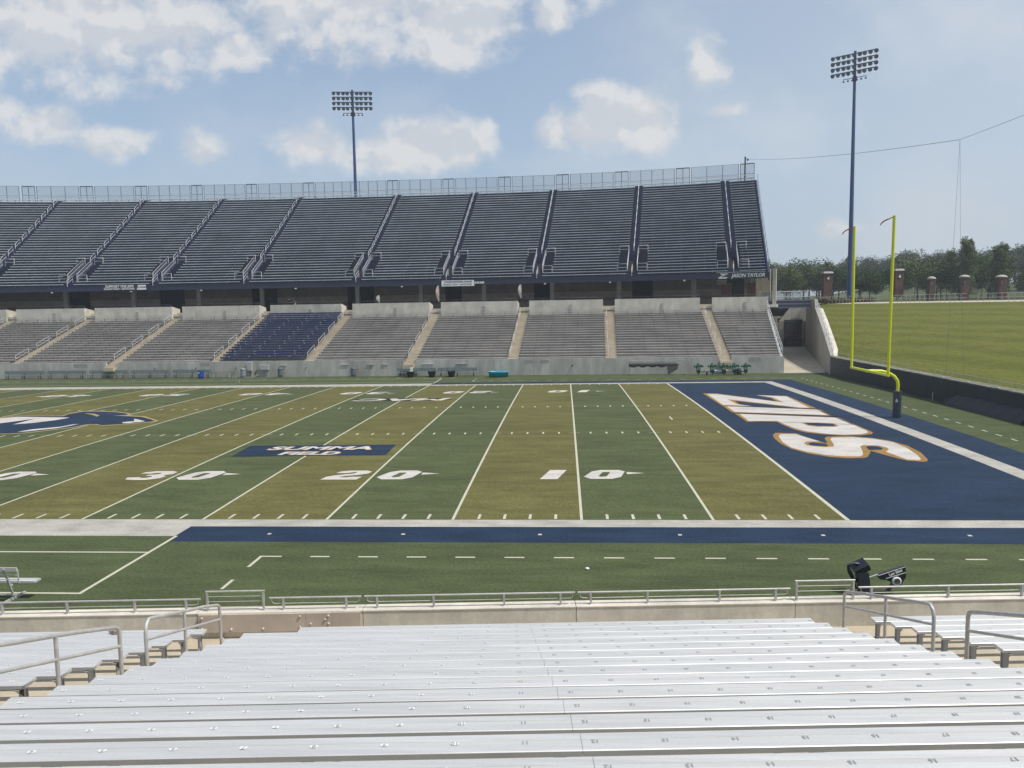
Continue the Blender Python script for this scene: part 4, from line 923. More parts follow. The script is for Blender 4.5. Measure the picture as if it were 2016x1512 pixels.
# ---------------- near team bench at the left edge ----------------
def bar(mb, a, b, w, h): mb.beam(a, b, w, h)
root = thing('team_bench', 'aluminium team bench with a backrest on the near sideline at the left edge', 'bench', (-25.6, -7.9, 0))
X0, X1 = -29.4, -23.72
for nm, y, z, w, h in (('seat', -7.83, .47, .26, .05), ('backrest', -8.22, .90, .035, .10), ('foot_rail', -7.98, .13, .03, .03)):
    mb = MB(); x1 = {'seat': X1, 'backrest': X1-.28, 'foot_rail': X1-.5}[nm]; mb.beam((X0,y,z), (x1,y,z), w, h); mb.build(nm, alu, root)
mb = MB(); mb.tube([(X0,-8.2,.74),(X1-.28,-8.2,.74)], .014, 6); mb.tube([(X0,-8.2,.62),(X1-.28,-8.2,.62)], .014, 6); mb.tube([(X1-.28,-8.2,.90),(X1-.28,-8.17,.52)], .02, 6); mb.build('back_bar', alu, root)
for x in (X1-.62, X1-3.0, X1-5.3):
    mb = MB(); mb.beam((x,-8.24,.92), (x,-7.93,.04), .045, .045); mb.beam((x,-8.30,.03), (x,-7.5,.03), .06, .06); mb.beam((x,-8.05,.40), (x,-7.74,.40), .04, .04); mb.build('leg', alu_side, root)

# ---------------- black training sled by the right gate ----------------
root = thing('training_sled', 'black one-man training sled with a white-rimmed wheel and white lettering by the near wall', 'training sled', (-1.8, -7.2, 0))
blk_ = mat('sled_black', (.018,.022,.032), .35, var=.15, scale=4)
def P3(x, y, z): return Vector((x, y, z))
mb = MB(); mb.hexa([P3(-2.12,-7.30,.02), P3(-1.80,-7.30,.02), P3(-1.80,-7.02,.02), P3(-2.12,-7.02,.02), P3(-2.20,-7.18,.72), P3(-1.86,-7.18,.72), P3(-1.86,-6.86,.78), P3(-2.20,-6.86,.78)]); mb.build('upright_pad', blk_, root)
mb = MB(); M_ = Matrix.Rotation(-.5, 3, 'Y') @ Matrix.Rotation(.35, 3, 'X'); mb.box((-2.06,-6.98,.86), (.46,.40,.22), M_)
mb.tube([(-2.42,-7.02,.93),(-2.40,-7.02,.72),(-2.30,-7.02,.52),(-2.16,-7.05,.40)], .05, 8); mb.tube([(-2.42,-7.02,.93),(-2.25,-7.02,.99),(-2.1,-7.0,.96)], .045, 8); mb.tube([(-2.42,-7.02,.90),(-2.30,-7.04,.62),(-2.18,-7.05,.15)], .03, 6)
mb.build('head_pad', blk_, root)
mb = MB(); mb.box((-1.96,-6.99,.965), (.13,.14,.05), M_); mb.build('cap_badge', mat('badge_grey', (.22,.22,.22), .5), root)
mb = MB(); mb.tube([(-1.85,-6.95,.47),(-1.50,-6.95,.60)], .022, 8); mb.build('strut', rail_w, root)
A, B = P3(-1.50,-6.95,.52), P3(-.72,-6.95,.86); d = (B-A).normalized(); uu = Vector((-d.z,0,d.x))
mb = MB(); poly = [A-uu*.06, P3(-1.28,-6.95,.45), P3(-1.05,-6.95,.33), P3(-.98,-6.95,.20), P3(-.84,-6.95,.28), P3(-.70,-6.95,.56), B+uu*.02, A+uu*.07]
n = len(poly); vs = [p+Vector((0,-.09,0)) for p in poly]+[p+Vector((0,.09,0)) for p in poly]
mb.add(vs, [tuple(range(n-1,-1,-1)), tuple(range(n,2*n))]+[(i,(i+1)%n,n+(i+1)%n,n+i) for i in range(n)]); mb.build('tail_frame', blk_, root)
mb = MB(); mb.beam(A+uu*.075+Vector((0,-.095,0)), B+uu*.03+Vector((0,-.095,0)), .012, .012); mb.beam(P3(-1.30,-7.045,.50), P3(-.71,-7.045,.70), .008, .02); mb.build('white_edge', white, root)
text_mesh('lettering', 'Lev Sled', .125, white, root, frame(P3(-1.02,-7.045,.695)-Vector(root.location), d, (0,-1,0)), extrude=.002, bold=.006, sx=1.0)
ax = Matrix((Vector((1,0,0)), Vector((0,0,1)), Vector((0,-1,0)))).transposed(); wc = P3(-.99,-7.04,.42)
w = MB(); w.lathe([(.10,0),(.135,.0),(.145,.03),(.135,.06),(.10,.06)], wc, 20, axis=ax); wh = w.build('wheel_tyre', white, root)
w = MB(); w.lathe([(0,.02),(.105,.02)], wc, 20, axis=ax); w.build('wheel_disc', mat('disc_grey', (.30,.29,.28), .5), root); w = MB(); w.lathe([(0,.035),(.04,.035),(.045,.02)], wc, 12, axis=ax); w.build('hub', mat('hub_brown', (.16,.10,.09), .5), root)
mb = MB(); mb.beam((-1.2,-6.95,.05), (-2.0,-7.1,.05), .10, .06); mb.beam((-.98,-6.95,.42), (-1.25,-7.0,.05), .12, .05); mb.build('ground_skid', blk_, root)
for ch in [root]+list(root.children_recursive): pass
root.scale = (.84,.84,.80); root.location.x -= .12
root = thing('small_block', 'small black wedge lying on the turf right of the training sled', 'wedge', (.05,-9.4,.0))
mb = MB(); mb.add([(-.25,-9.5,0),(.2,-9.5,0),(.2,-9.3,0),(-.25,-9.3,0),(.2,-9.5,.10),(.2,-9.3,.10)], [(3,2,1,0),(0,1,4),(2,3,5),(0,4,5,3),(1,2,5,4)]); mb.build('wedge', blk_, root)

# ---------------- goalpost ----------------
yel = mat('goalpost_yellow', (.62,.66,.010), .38, var=.03)
root = thing('goalpost', 'tall bright yellow goalpost with a dark padded base and red ribbons', 'goalpost', (11.08, 23.5, 0))
mb = MB(); mb.tube([(11.08,23.5,0),(11.08,23.5,1.86)], .245, 20); mb.build('base_pad', mat('pad_navy', (.028,.038,.062), .5, var=.12, scale=3), root)
mb = MB(); mb.add([(10.90,23.325,1.18),(11.02,23.255,1.18),(11.0,23.263,1.33),(10.94,23.30,1.42)], [(0,1,2,3)]); mb.build('pad_emblem', white, root)
mb = MB(); mb.tube([(11.08,23.5,1.86),(11.10,23.5,2.2),(11.06,23.5,2.5),(10.86,23.5,2.78),(10.5,23.5,3.0),(10.05,23.5,3.12),(9.5,23.5,3.14),(9.14,23.4,3.14)], .10, 14); mb.build('gooseneck', yel, root)
mb = MB(); mb.tube([(9.14,20.02,3.16),(9.14,26.14,3.16)], .085, 14); mb.build('crossbar', yel, root)
for y, (lean) in ((20.10,-.18),(26.05,.15)):
    mb = MB(); mb.tube([(9.14,y,3.16),(9.16,y+lean,12.32)], .085, 12); mb.build('upright', yel, root)
for y, z, dx, dy, red in ((19.92,12.28,-.62,.9,.5),(26.2,12.32,-.8,.5,1)):
    mb = MB(); vs = []; 
    for q in range(9):
        t = q/8; p = Vector((9.16-.72*t*.9, y+.35*t, z-.5*t*t*1.0-.06*math.sin(5*t))); w_ = .02+.035*t; vs += [p+Vector((0,0,w_)), p-Vector((0,0,w_))]
    mb.add(vs, [(2*q, 2*q+1, 2*q+3, 2*q+2) for q in range(8)], 0, True); mb.build('ribbon', mat('ribbon_red', (.55,.05,.04), .7) if red == 1 else mat('ribbon_faded', (.34,.12,.10), .7), root)

# ---------------- far sideline objects ----------------
bg = mat('bench_green_grey', (.19,.23,.225), .6, var=.12, scale=3)
def far_bench(x0, x1, y, lab, m=bg, group='green-grey team benches on the far sideline'):
    root = thing('sideline_bench', lab, 'bench', ((x0+x1)/2, y, 0), group); sl = -.0379
    f = lambda x, dy, z: Vector((x, y+sl*(x-(x0+x1)/2)+dy, z))
    mb = MB(); mb.beam(f(x0,.22,.74), f(x1,.22,.74), .04, .36); mb.build('backrest', m, root)
    mb = MB(); mb.beam(f(x0,-.08,.42), f(x1,-.08,.42), .42, .045); mb.build('seat', m, root)
    for s in (.09, .5, .91):
        x = x0+(x1-x0)*s; mb = MB(); mb.beam(f(x,.26,.85), f(x,.12,.02), .07, .05); mb.beam(f(x,-.3,.02), f(x,.32,.02), .06, .04); mb.beam(f(x,-.2,.42), f(x,-.28,.02), .06, .04); mb.build('leg', dark, root)
    return root
for q, (a, b) in enumerate(((-75.5,-70.5),(-70.1,-65.3),(-64.9,-60.2),(-59.8,-55.1),(-54.7,-50.0))):
    far_bench(a, b, 61.35-.0379*((a+b)/2+45)-.9, 'long green-grey team bench on the far sideline, %s of the left row' % ends(4-q, 5))
far_bench(-28.3,-23.9, 59.35, 'long green-grey team bench behind the black tubs, left of the pair', group='pair of benches behind the tubs'); far_bench(-23.7,-19.3, 59.18, 'long green-grey team bench left of the turquoise pool, right of the pair', group='pair of benches behind the tubs')
def barrel(x, y, r, h, m, lab, name='barrel', lid=None, cat='barrel'):
    root = thing(name, lab, cat, (x, y, 0)); mb = MB()
    mb.lathe([(0,0),(r*.86,0),(r*.9,.04),(r,.30*h),(r*1.03,.32*h),(r,.34*h),(r,.64*h),(r*1.03,.66*h),(r,.68*h),(r*.97,h-.02),(r*1.02,h),(0,h)], (x,y,0), 18); mb.build('body', m, root)
    if lid:
        mb = MB(); mb.lathe([(r*1.04,h+.004),(r*1.06,h+.05),(r*.8,h+.14),(0,h+.16)], (x,y,0), 18); mb.build('lid', lid, root)
    return root
grey_b = mat('barrel_grey', (.12,.135,.14), .6, var=.12, scale=4)
root = barrel(-50.6, 59.4, .32, .88, mat('barrel_blue', (.015,.060,.33), .45, var=.08), 'bright blue plastic barrel in front of the rightmost left-row bench')
mb = MB(); mb.box((-50.7,59.09,.68), (.16,.03,.10)); mb.build('sticker', white, root)
barrel(-46.0, 60.05, .30, .92, mat('barrel_light', (.24,.26,.28), .6, var=.1), 'pale grey lidded bin beside the tall white cabinet on the far wall', 'bin', mat('barrel_light', (.24,.26,.28)), 'bin')
barrel(-41.75, 60.25, .30, .90, grey_b, 'dark grey bin standing alone left along the far wall', 'bin', grey_b, 'bin')
barrel(-33.3, 59.95, .31, .86, grey_b, 'dark grey bin standing alone before the far wall, left of the tubs', 'bin', grey_b, 'bin')
tubm = mat('tub_black', (.030,.034,.036), .5, var=.1)
for q, x in enumerate((-26.5,-24.15,-22.0)):
    root = thing('tub', 'black tapered tub before the paired benches, %s' % ('left of three, under a white towel','middle of three','right of three')[q], 'tub', (x, 58.2, 0), 'black tubs in front of the paired benches')
    mb = MB(); mb.lathe([(0,.02),(.30,.02),(.31,.0),(.36,.3),(.40,.31),(.43,.62),(.50,.64),(.50,.69),(.44,.69),(.42,.6),(.3,.1),(0,.1)], (x,58.2,0), 18); mb.build('body', tubm, root)
    if q == 0:
        t = thing('towel', 'white towel draped over the rim of the left black tub', 'towel', (x+.25,57.85,.7)); mb = MB(); mb.box((x+.22,57.70,.88), (.32,.05,.42)); mb.box((x+.22,57.9,1.08), (.32,.4,.02)); mb.build('cloth', white, t)
pool = mat('pool_turquoise', (.020,.36,.50), .35, var=.05)
root = thing('ice_pool', 'bright turquoise oval plastic pool on the far sideline', 'pool', (-16.8, 57.4, 0)); mb = MB()
mb.lathe([(0,.03),(.96,.03),(1.0,0),(1.08,.5),(1.16,.52),(1.18,.60),(1.10,.60),(1.02,.55),(.94,.08),(0,.06)], (0,0,0), 32)
mb.v = [(v[0]-16.8, v[1]*.62+57.4, v[2]*1.02) for v in mb.v]; mb.build('basin', pool, root)
cab = mat('cabinet_pale', (.42,.42,.40), .6, var=.08)
def wallbox(x, z0, z1, w, d, lab, legs):
    p = PL(x, -d/2-.01, (z0+z1)/2); root = thing('utility_cabinet', lab, 'cabinet', PL(x, -d/2, 0)); mb = MB(); mb.box(p, (w,d,z1-z0), Matrix.Rotation(-.0379,3,'Z')); mb.build('box', cab, root)
    mb = MB(); mb.box(p+Vector((0,-d/2-.012,0)), (w-.1,.015,z1-z0-.1)); mb.box(p+Vector((w*.3,-d/2-.03,0)), (.03,.02,.12)); mb.build('door', cab, root)
    for lx in legs: mb = MB(); mb.tube([PL(x+lx,-.10,z0), PL(x+lx,-.10,0)], .045, 8); mb.build('conduit', cab, root)
wallbox(-45.5, .72, 1.72, .62, .35, 'tall pale cabinet on the far wall beside the grey bin', (-.2,.15,.25)); wallbox(-43.75, .80, 1.36, .98, .30, 'wide low pale cabinet on conduits on the far wall', (.05,.22,.36))
root = thing('hose', 'pale hose loop at the foot of the far wall right of the tall cabinet', 'hose', PL(-44.6,-.3,0))
mb = MB(); mb.tube([PL(-47.2,-.5,.03), PL(-45.8,-.7,.03), PL(-44.9,-.5,.03), PL(-44.45,-.25,.3), PL(-44.55,-.1,.75), PL(-44.7,-.1,.7)], .035, 6); mb.build('hose', mat('hose_pale', (.42,.41,.36), .7), root)
mb = MB(); mb.tube([PL(-44.95,-.12,.3), PL(-44.85,-.12,.55), PL(-44.65,-.12,.80)], .06, 6); mb.build('tap', dark, root)
for q, x in enumerate((-57.0,-52.0,-47.2,-38.9,-31.4,-8.85)):
    root = thing('wall_tap', 'small dark tap on the far wall, %s' % ends(5-q, 6), 'tap', PL(x,-.1,1.0)); mb = MB(); mb.tube([PL(x,0,1.1), PL(x+.05,-.12,1.12), PL(x-.05,-.16,.85)], .045, 6); mb.build('tap', dark, root)
root = thing('folding_table', 'low brown folding bench with white legs before the far wall, left of the grey bin', 'table', PL(-48.6,-.9,0))
mb = MB(); mb.beam(PL(-49.9,-.7,.70), PL(-47.1,-.7,.72), .5, .05); mb.build('table_top', mat('table_brown', (.22,.19,.15), .7), root)
for x in (-49.4,-47.5): mb = MB(); mb.tube([PL(x,-.9,.7), PL(x-.1,-.95,0)], .03, 6); mb.tube([PL(x,-.5,.7), PL(x+.1,-.45,0)], .03, 6); mb.build('leg', rail_w, root)
# kicking net frame
root = thing('net_frame', 'long low frame with rolled dark netting before the far wall', 'net frame', (.2, 57.4, 0)); fy = lambda x: 57.6-.0379*(x-.2)
mb = MB()
for x in (-2.75, 3.05):
    mb.tube([(x,fy(x),.12),(x,fy(x),1.42)], .035, 6); mb.tube([(x,fy(x)+.9,.12),(x,fy(x)+.9,1.52)], .035, 6); mb.tube([(x,fy(x)-.2,.12),(x,fy(x)+1.1,.12)], .03, 6)
mb.tube([(-2.75,fy(-2.75),1.30),(3.05,fy(3.05),1.30)], .03, 6); mb.tube([(-2.75,fy(-2.75)+.9,1.50),(3.05,fy(3.05)+.9,1.50)], .045, 6); mb.build('frame', mat('frame_grey', (.36,.36,.35), .6), root)
mb = MB(); vs = []
NX = 48
for q in range(NX+1):
    x = -2.9+5.0*q/NX; sag = .16*abs(math.sin(math.pi*q/NX*5)); y = fy(x)-.06
    vs += [Vector((x,y,1.33)), Vector((x,y-.07,1.18-sag*.3)), Vector((x,y-.02,1.00-sag)), Vector((x,y+.10,1.05-sag)), Vector((x,y+.06,1.33))]
mb.add(vs, [(5*q+k, 5*q+(k+1) % 5, 5*q+5+(k+1) % 5, 5*q+5+k) for q in range(NX) for k in range(5)], 0, True)
vs = [Vector((1.05,fy(1)-.1,1.15)), Vector((2.35,fy(2.3)-.06,1.2)), Vector((2.2,fy(2)-.15,.65)), Vector((1.7,fy(1.7)-.2,.32)), Vector((1.22,fy(1.2)-.22,.06))]
mb.add(vs+[v+Vector((0,.05,0)) for v in vs], [(0,4,3,2,1),(5,6,7,8,9)]+[(i,(i+1)%5,5+(i+1)%5,5+i) for i in range(5)]); mb.build('netting', mat('net_dark', (.07,.068,.068), .85, var=.2, scale=6), root)
for x in (-2.75, 3.05):
    for dy in (-.15, 1.05): mb = MB(); mb.lathe([(0,.03),(.09,.03),(.10,0),(.09,-.03),(0,-.03)], (x, fy(x)+dy, .10), 12, axis=Matrix.Rotation(math.pi/2, 3, 'Y')); mb.build('caster', mat('caster', (.35,.35,.33), .6), root)
# blocking sled
gr = mat('dummy_green', (.012,.080,.050), .55, var=.15, scale=4)
root = thing('blocking_sled', 'five green padded tackling dummies on one white-beamed sled before the far wall', 'blocking sled', (6.7, 56.9, 0))
SX = [4.32, 5.75, 6.95, 8.02, 9.18]
for q, x in enumerate(SX):
    y = 56.9-.0379*(x-6.7); mb = MB()
    mb.lathe([(0,-.50),(.17,-.50),(.20,-.3),(.24,.05),(.30,.26),(.26,.40),(.12,.45),(0,.46)], (x,y,.72), 14)
    mb.v = [(v[0], y+(v[1]-y)*.62, v[2]) for v in mb.v]
    for s in (-1, 1): mb.tube([(x+s*.20,y,1.0),(x+s*.36,y-.12,1.02),(x+s*.44,y-.20,.90)], .12, 8)
    mb.lathe([(0,-.08),(.1,-.05),(.12,.02),(.08,.10),(0,.12)], (x,y,1.18), 10); d_ = mb.build('dummy', gr, root)
    t = text_mesh('lettering', ('65','66','64','64','64')[q], .42, mat('digit_pale', (.25,.35,.31), .7), d_, frame(Vector((x,y-.235,.72))-Vector(root.location), (1,0,0), (0,-1,0)), bold=.01)
    mb = MB(); mb.beam((x,y+.1,.55), (x,y+.55,.25), .10, .06); mb.tube([(x,y,.25),(x,y,-.0)], .04, 6); mb.build('arm', gr, root)
mb = MB(); mb.beam((SX[0],57.5,.32), (SX[-1],57.3,.32), .10, .09); mb.build('rear_beam', gr, root)
for a, b in ((SX[1]+.25,SX[2]-.25),(SX[2]+.25,SX[3]-.22)): mb = MB(); mb.tube([(a,57.05,.42),(b,57.0,.42)], .13, 12); mb.build('white_roller', mat('roller', (.55,.56,.56), .6), root)
for x in (5.2, 8.1): mb = MB(); mb.lathe([(0,.06),(.17,.06),(.19,0),(.17,-.06),(0,-.06)], (x,57.0,.19), 14, axis=Matrix.Rotation(math.pi/2,3,'Y')); mb.build('wheel', black, root)
root = thing('equipment_bag', 'dark green bag on the turf between the two rightmost dummies', 'bag', (8.65,57.6,0)); mb = MB(); mb.lathe([(0,0),(.24,0),(.29,.2),(.27,.5),(.18,.66),(0,.70)], (8.62,57.5,0), 12); mb.build('bag', mat('bag_dark', (.03,.045,.04), .8), root)
# ---------------- ground sheets, ramp, berm ----------------
grass_far = mat('rough_grass', (.075,.095,.030), .95, var=.2, scale=.05, fine=.2, fscale=1.5, spec=.1)
pave = mat('ramp_concrete', (.44,.385,.30), .85, var=.08, scale=.3, fine=.05, fscale=5)
mb = MB(); mb.add([(-2000,-2000,-.6),(2000,-2000,-.6),(2000,2500,-.6),(-2000,2500,-.6)], [(0,1,2,3)]); structure(mb.build('ground', grass_far))
mb = MB(); mb.add([(13.2,58.6,.0),(17.9,58.6,.0),(19.5,64,0),(13.3,64,0)], [(0,1,2,3)]); mb.add([(13.3,64,0),(19.5,64,0),(31,109,1.3),(14.5,109,1.3)], [(0,1,2,3)])
mb.add([(14.5,109,1.3),(31,109,1.3),(36,135,3.2),(14,135,3.2)], [(0,1,2,3)]); structure(mb.build('ramp', pave))
mb = MB(); mb.hexa([(13.35,58.45,-.1),(17.6,58.45,-.1),(17.6,58.6,-.1),(13.35,58.6,-.1),(13.35,58.45,.035),(17.6,58.45,.035),(17.6,58.6,.035),(13.35,58.6,.035)]); structure(mb.build('ramp_kerb', conc_cap))
CR = [(26.2,94.5),(31,89),(37,83),(44,75),(51,65),(56.5,53),(59,38),(60,20),(60,-40)]
BS = [(18.0,57.2),(17.95,52),(17.9,46),(17.9,40),(17.9,33),(17.9,25),(17.9,15),(17.9,0),(17.9,-40)]
def lawn():
    m = bpy.data.materials.new('mown_lawn'); m.use_nodes = True; nt = m.node_tree; N = nt.nodes; L = nt.links; bs = N['Principled BSDF']; bs.inputs['Roughness'].default_value = .9; bs.inputs['Specular IOR Level'].default_value = .15
    nb = N.new('ShaderNodeTexNoise'); gb = N.new('ShaderNodeNewGeometry'); L.new(gb.outputs['Position'], nb.inputs[0]); nb.inputs['Scale'].default_value = 2.2; nb.inputs['Detail'].default_value = 8; bp = N.new('ShaderNodeBump'); L.new(nb.outputs[0], bp.inputs['Height']); bp.inputs['Strength'].default_value = .8; bp.inputs['Distance'].default_value = .25; L.new(bp.outputs[0], bs.inputs['Normal'])
    uv = N.new('ShaderNodeUVMap'); sp = N.new('ShaderNodeSeparateXYZ'); L.new(uv.outputs[0], sp.inputs[0])
    nz = N.new('ShaderNodeTexNoise'); nz.inputs['Scale'].default_value = 4; L.new(uv.outputs[0], nz.inputs[0])
    ad = N.new('ShaderNodeMath'); ad.operation = 'MULTIPLY_ADD'; L.new(nz.outputs[0], ad.inputs[0]); ad.inputs[1].default_value = .16; L.new(sp.outputs[0], ad.inputs[2])
    mu = N.new('ShaderNodeMath'); mu.operation = 'MULTIPLY'; L.new(ad.outputs[0], mu.inputs[0]); mu.inputs[1].default_value = 2*math.pi*8.5
    sn = N.new('ShaderNodeMath'); sn.operation = 'SINE'; L.new(mu.outputs[0], sn.inputs[0])
    mr = N.new('ShaderNodeMapRange'); L.new(sn.outputs[0], mr.inputs[0]); mr.inputs[1].default_value = -.7; mr.inputs[2].default_value = .7
    geo = N.new('ShaderNodeNewGeometry'); n2 = N.new('ShaderNodeTexNoise'); L.new(geo.outputs['Position'], n2.inputs[0]); n2.inputs['Scale'].default_value = .35; n2.inputs['Detail'].default_value = 8; n2.inputs['Roughness'].default_value = .7
    mp = N.new('ShaderNodeMapping'); L.new(uv.outputs[0], mp.inputs[0]); mp.inputs[3].default_value = (60, 14, 1)
    n3 = N.new('ShaderNodeTexNoise'); L.new(mp.outputs[0], n3.inputs[0]); n3.inputs['Scale'].default_value = 1.2; n3.inputs['Detail'].default_value = 4
    a = N.new('ShaderNodeMix'); a.data_type = 'RGBA'; L.new(mr.outputs[0], a.inputs[0]); a.inputs[6].default_value = (.096,.108,.015,1); a.inputs[7].default_value = (.122,.134,.020,1)
    mr2 = N.new('ShaderNodeMapRange'); L.new(n2.outputs[0], mr2.inputs[0]); mr2.inputs[1].default_value = .5; mr2.inputs[2].default_value = .75; mr2.inputs[4].default_value = .75
    b = N.new('ShaderNodeMix'); b.data_type = 'RGBA'; L.new(mr2.outputs[0], b.inputs[0]); L.new(a.outputs[2], b.inputs[6]); b.inputs[7].default_value = (.165,.142,.042,1)
    mr3 = N.new('ShaderNodeMapRange'); L.new(n3.outputs[0], mr3.inputs[0]); mr3.inputs[1].default_value = .52; mr3.inputs[2].default_value = .78; mr3.inputs[4].default_value = .38
    c = N.new('ShaderNodeMix'); c.data_type = 'RGBA'; L.new(mr3.outputs[0], c.inputs[0]); L.new(b.outputs[2], c.inputs[6]); c.inputs[7].default_value = (.20,.175,.065,1)
    L.new(c.outputs[2], bs.inputs['Base Color']); return m
lawn_m = lawn()
def lerp_path(P, n):
    out = []; 
    for i in range(n+1):
        t = i/n*(len(P)-1); k = min(len(P)-2, int(t)); f = t-k
        p0 = P[max(0,k-1)]; p1 = P[k]; p2 = P[k+1]; p3 = P[min(len(P)-1,k+2)]
        out.append(tuple(.5*((2*p1[d])+(-p0[d]+p2[d])*f+(2*p0[d]-5*p1[d]+4*p2[d]-p3[d])*f*f+(-p0[d]+3*p1[d]-3*p2[d]+p3[d])*f**3) for d in (0,1)))
    return out
nS, nT = 64, 16; C_ = lerp_path(CR, nS); B_ = lerp_path(BS, nS)
verts = []; uvs = []
for i in range(nS+1):
    for k in range(nT+1):
        t = k/nT; s_ = i/nS; x = B_[i][0]+(C_[i][0]-B_[i][0])*t; y = B_[i][1]+(C_[i][1]-B_[i][1])*t
        z = 1.75+(7.12-1.75)*(t**.92)+.12*math.sin(s_*19+t*3)*t*(1-t); verts.append((x,y,z)); uvs.append((t, s_))
faces = [(i*(nT+1)+k, i*(nT+1)+k+1, (i+1)*(nT+1)+k+1, (i+1)*(nT+1)+k) for i in range(nS) for k in range(nT)]
faces = [tuple(reversed(f)) for f in faces]
me = bpy.data.meshes.new('grass_bank'); me.from_pydata(verts, [], faces); me.materials.append(lawn_m); ul = me.uv_layers.new(name='UVMap')
for p in me.polygons:
    for li in p.loop_indices: ul.data[li].uv = uvs[me.loops[li].vertex_index]
    p.use_smooth = True
me.update(); o = bpy.data.objects.new('grass_bank', me); col.objects.link(o); structure(o)
# walkway around the crest and plaza behind
def outw(i, d):
    a = C_[max(0,i-1)]; b = C_[min(nS,i+1)]; t = Vector((b[0]-a[0], b[1]-a[1])).normalized(); n = Vector((-t.y, t.x)); 
    if n.x+n.y < 0: n = -n
    return (C_[i][0]+n.x*d, C_[i][1]+n.y*d)
mb = MB()
for i in range(nS):
    a, b = C_[i], C_[i+1]; c, d = outw(i+1, 3.2), outw(i, 3.2)
    mb.add([(a[0],a[1],7.13),(b[0],b[1],7.13),(c[0],c[1],7.30),(d[0],d[1],7.30)], [(3,2,1,0)])
structure(mb.build('walkway', mat('walkway_concrete', (.50,.44,.36), .85, var=.06, scale=.4)))
mb = MB(); outer = []
for i in range(nS+1):
    c = outw(i, 3.2); th = math.radians(100-140*i/nS); mb.v.append((c[0],c[1],7.30)); mb.v.append((c[0]+35*math.cos(th)*.9, c[1]+38*math.sin(th), 7.5)); mb.v.append((c[0]+1500*math.cos(th), c[1]+1500*math.sin(th), 12.0))
for i in range(nS):
    for k in (0,1): mb.f.append((i*3+k, (i+1)*3+k, (i+1)*3+k+1, i*3+k+1)); mb.m.append(0); mb.sm.append(False)
structure(mb.build('upper_ground', grass_far))
mb = MB(); mb.add([(-1500,96,7.19),(13.6,96,7.19),(13.6,136,7.19),(-1500,1500,7.19)], [(0,1,2,3)]); mb.add([(13.6,136,7.19),(34,128,7.19),(60,1500,12),(-1500,1500,7.19)], [(0,1,2,3)]); structure(mb.build('rear_ground', grass_far))
mb = MB(); mb.add([(13.6,135,3.2),(34,127,3.2),(34,128,7.2),(13.6,136,7.2)], [(0,1,2,3)]); structure(mb.build('bank_behind_ramp', grass_far))
# wooded hill
mb = MB(); NXh, NYh = 40, 16
for i in range(NXh+1):
    for k in range(NYh+1):
        x = 30+370*i/NXh; y = 160+260*k/NYh; h = 7.0+ (k/NYh)*9*min(1, max(0,(x-90)/90))+1.2*math.sin(x*.05)*math.sin(y*.03)*k/NYh; mb.v.append((x,y,h))
for i in range(NXh):
    for k in range(NYh): mb.f.append((i*(NYh+1)+k, (i+1)*(NYh+1)+k, (i+1)*(NYh+1)+k+1, i*(NYh+1)+k+1)); mb.m.append(0); mb.sm.append(True)
structure(mb.build('hill', grass_far))

# ---- ramp side wall, padded wall ----
root = thing('ramp_side_wall', 'tall concrete wall on the right of the ramp, stepping down to the padded wall', 'wall', (18, 57, 0))
TW = [(17.48,55.9,1.98),(19.1,62.8,3.55),(21.0,71.2,5.5),(22.4,77.4,6.75),(22.6,78.2,7.85),(25.8,92.6,7.95)]
mb = MB()
for (x0,y0,z0),(x1,y1,z1) in zip(TW, TW[1:]):
    mb.hexa([(x0,y0,-.2),(x0+.35,y0-.06,-.2),(x1+.35,y1-.06,-.2),(x1,y1,-.2),(x0,y0,z0),(x0+.35,y0-.06,z0),(x1+.35,y1-.06,z1),(x1,y1,z1)])
mb.build('wall', mat('ramp_wall', (.36,.335,.29), .85, var=.12, scale=.4, stretch=(1,1,.3), fine=.05, fscale=6, bump=.1), root)
mb = MB(); mb.tube([(18.6,60.2,0),(18.6,60.2,2.7)], .05, 4); mb.build('wall_joint', black, root)
root = thing('bank_stair_rail', 'double white rail sloping down beside the top of the ramp wall', 'handrail', (19, 60, 3))
for h in (.95, .5):
    mb = MB(); mb.tube([(x+.25,y,z+h) for x,y,z in TW[:4]], .035, 6); mb.build('rail', rail_w, root)
for q in range(12):
    t = q/11*3; k = min(2, int(t)); f = t-k; p = Vector(TW[k]).lerp(Vector(TW[k+1]), f); mb = MB(); mb.tube([p+Vector((.25,0,-.1)), p+Vector((.25,0,.95))], .03, 5); mb.build('post', rail_w, root)
root = thing('stair_beside_bank', 'pale concrete kerb strip between the ramp wall and the grass bank', 'kerb', (19.5, 62, 3)); mb = MB()
for (x0,y0,z0),(x1,y1,z1) in zip(TW[:3], TW[1:4]): mb.hexa([(x0+.36,y0,z0-.6),(x0+1.0,y0,z0-.6),(x1+1.0,y1,z1-.6),(x1+.36,y1,z1-.6),(x0+.36,y0,z0-.04),(x0+1.0,y0,z0-.12),(x1+1.0,y1,z1-.12),(x1+.36,y1,z1-.04)])
mb.build('kerb', conc_cap, root)
root = thing('padded_wall', 'long dark navy padded wall along the end of the field below the grass bank', 'wall', (17.6, 30, 0))
mb = MB(); ys = [55.9-4.4*q for q in range(24)]
for ya, yb in zip(ys, ys[1:]): mb.hexa([(17.5,yb+.006,-.05),(17.8,yb+.006,-.05),(17.8,ya-.006,-.05),(17.5,ya-.006,-.05),(17.52,yb+.006,1.80),(17.8,yb+.006,1.80),(17.8,ya-.006,1.80),(17.52,ya-.006,1.80)])
mb.build('padding', mat('padding_navy', (.020,.026,.040), .55, var=.22, scale=1.2, stretch=(1,1,.25), bump=.2, bscale=6), root)
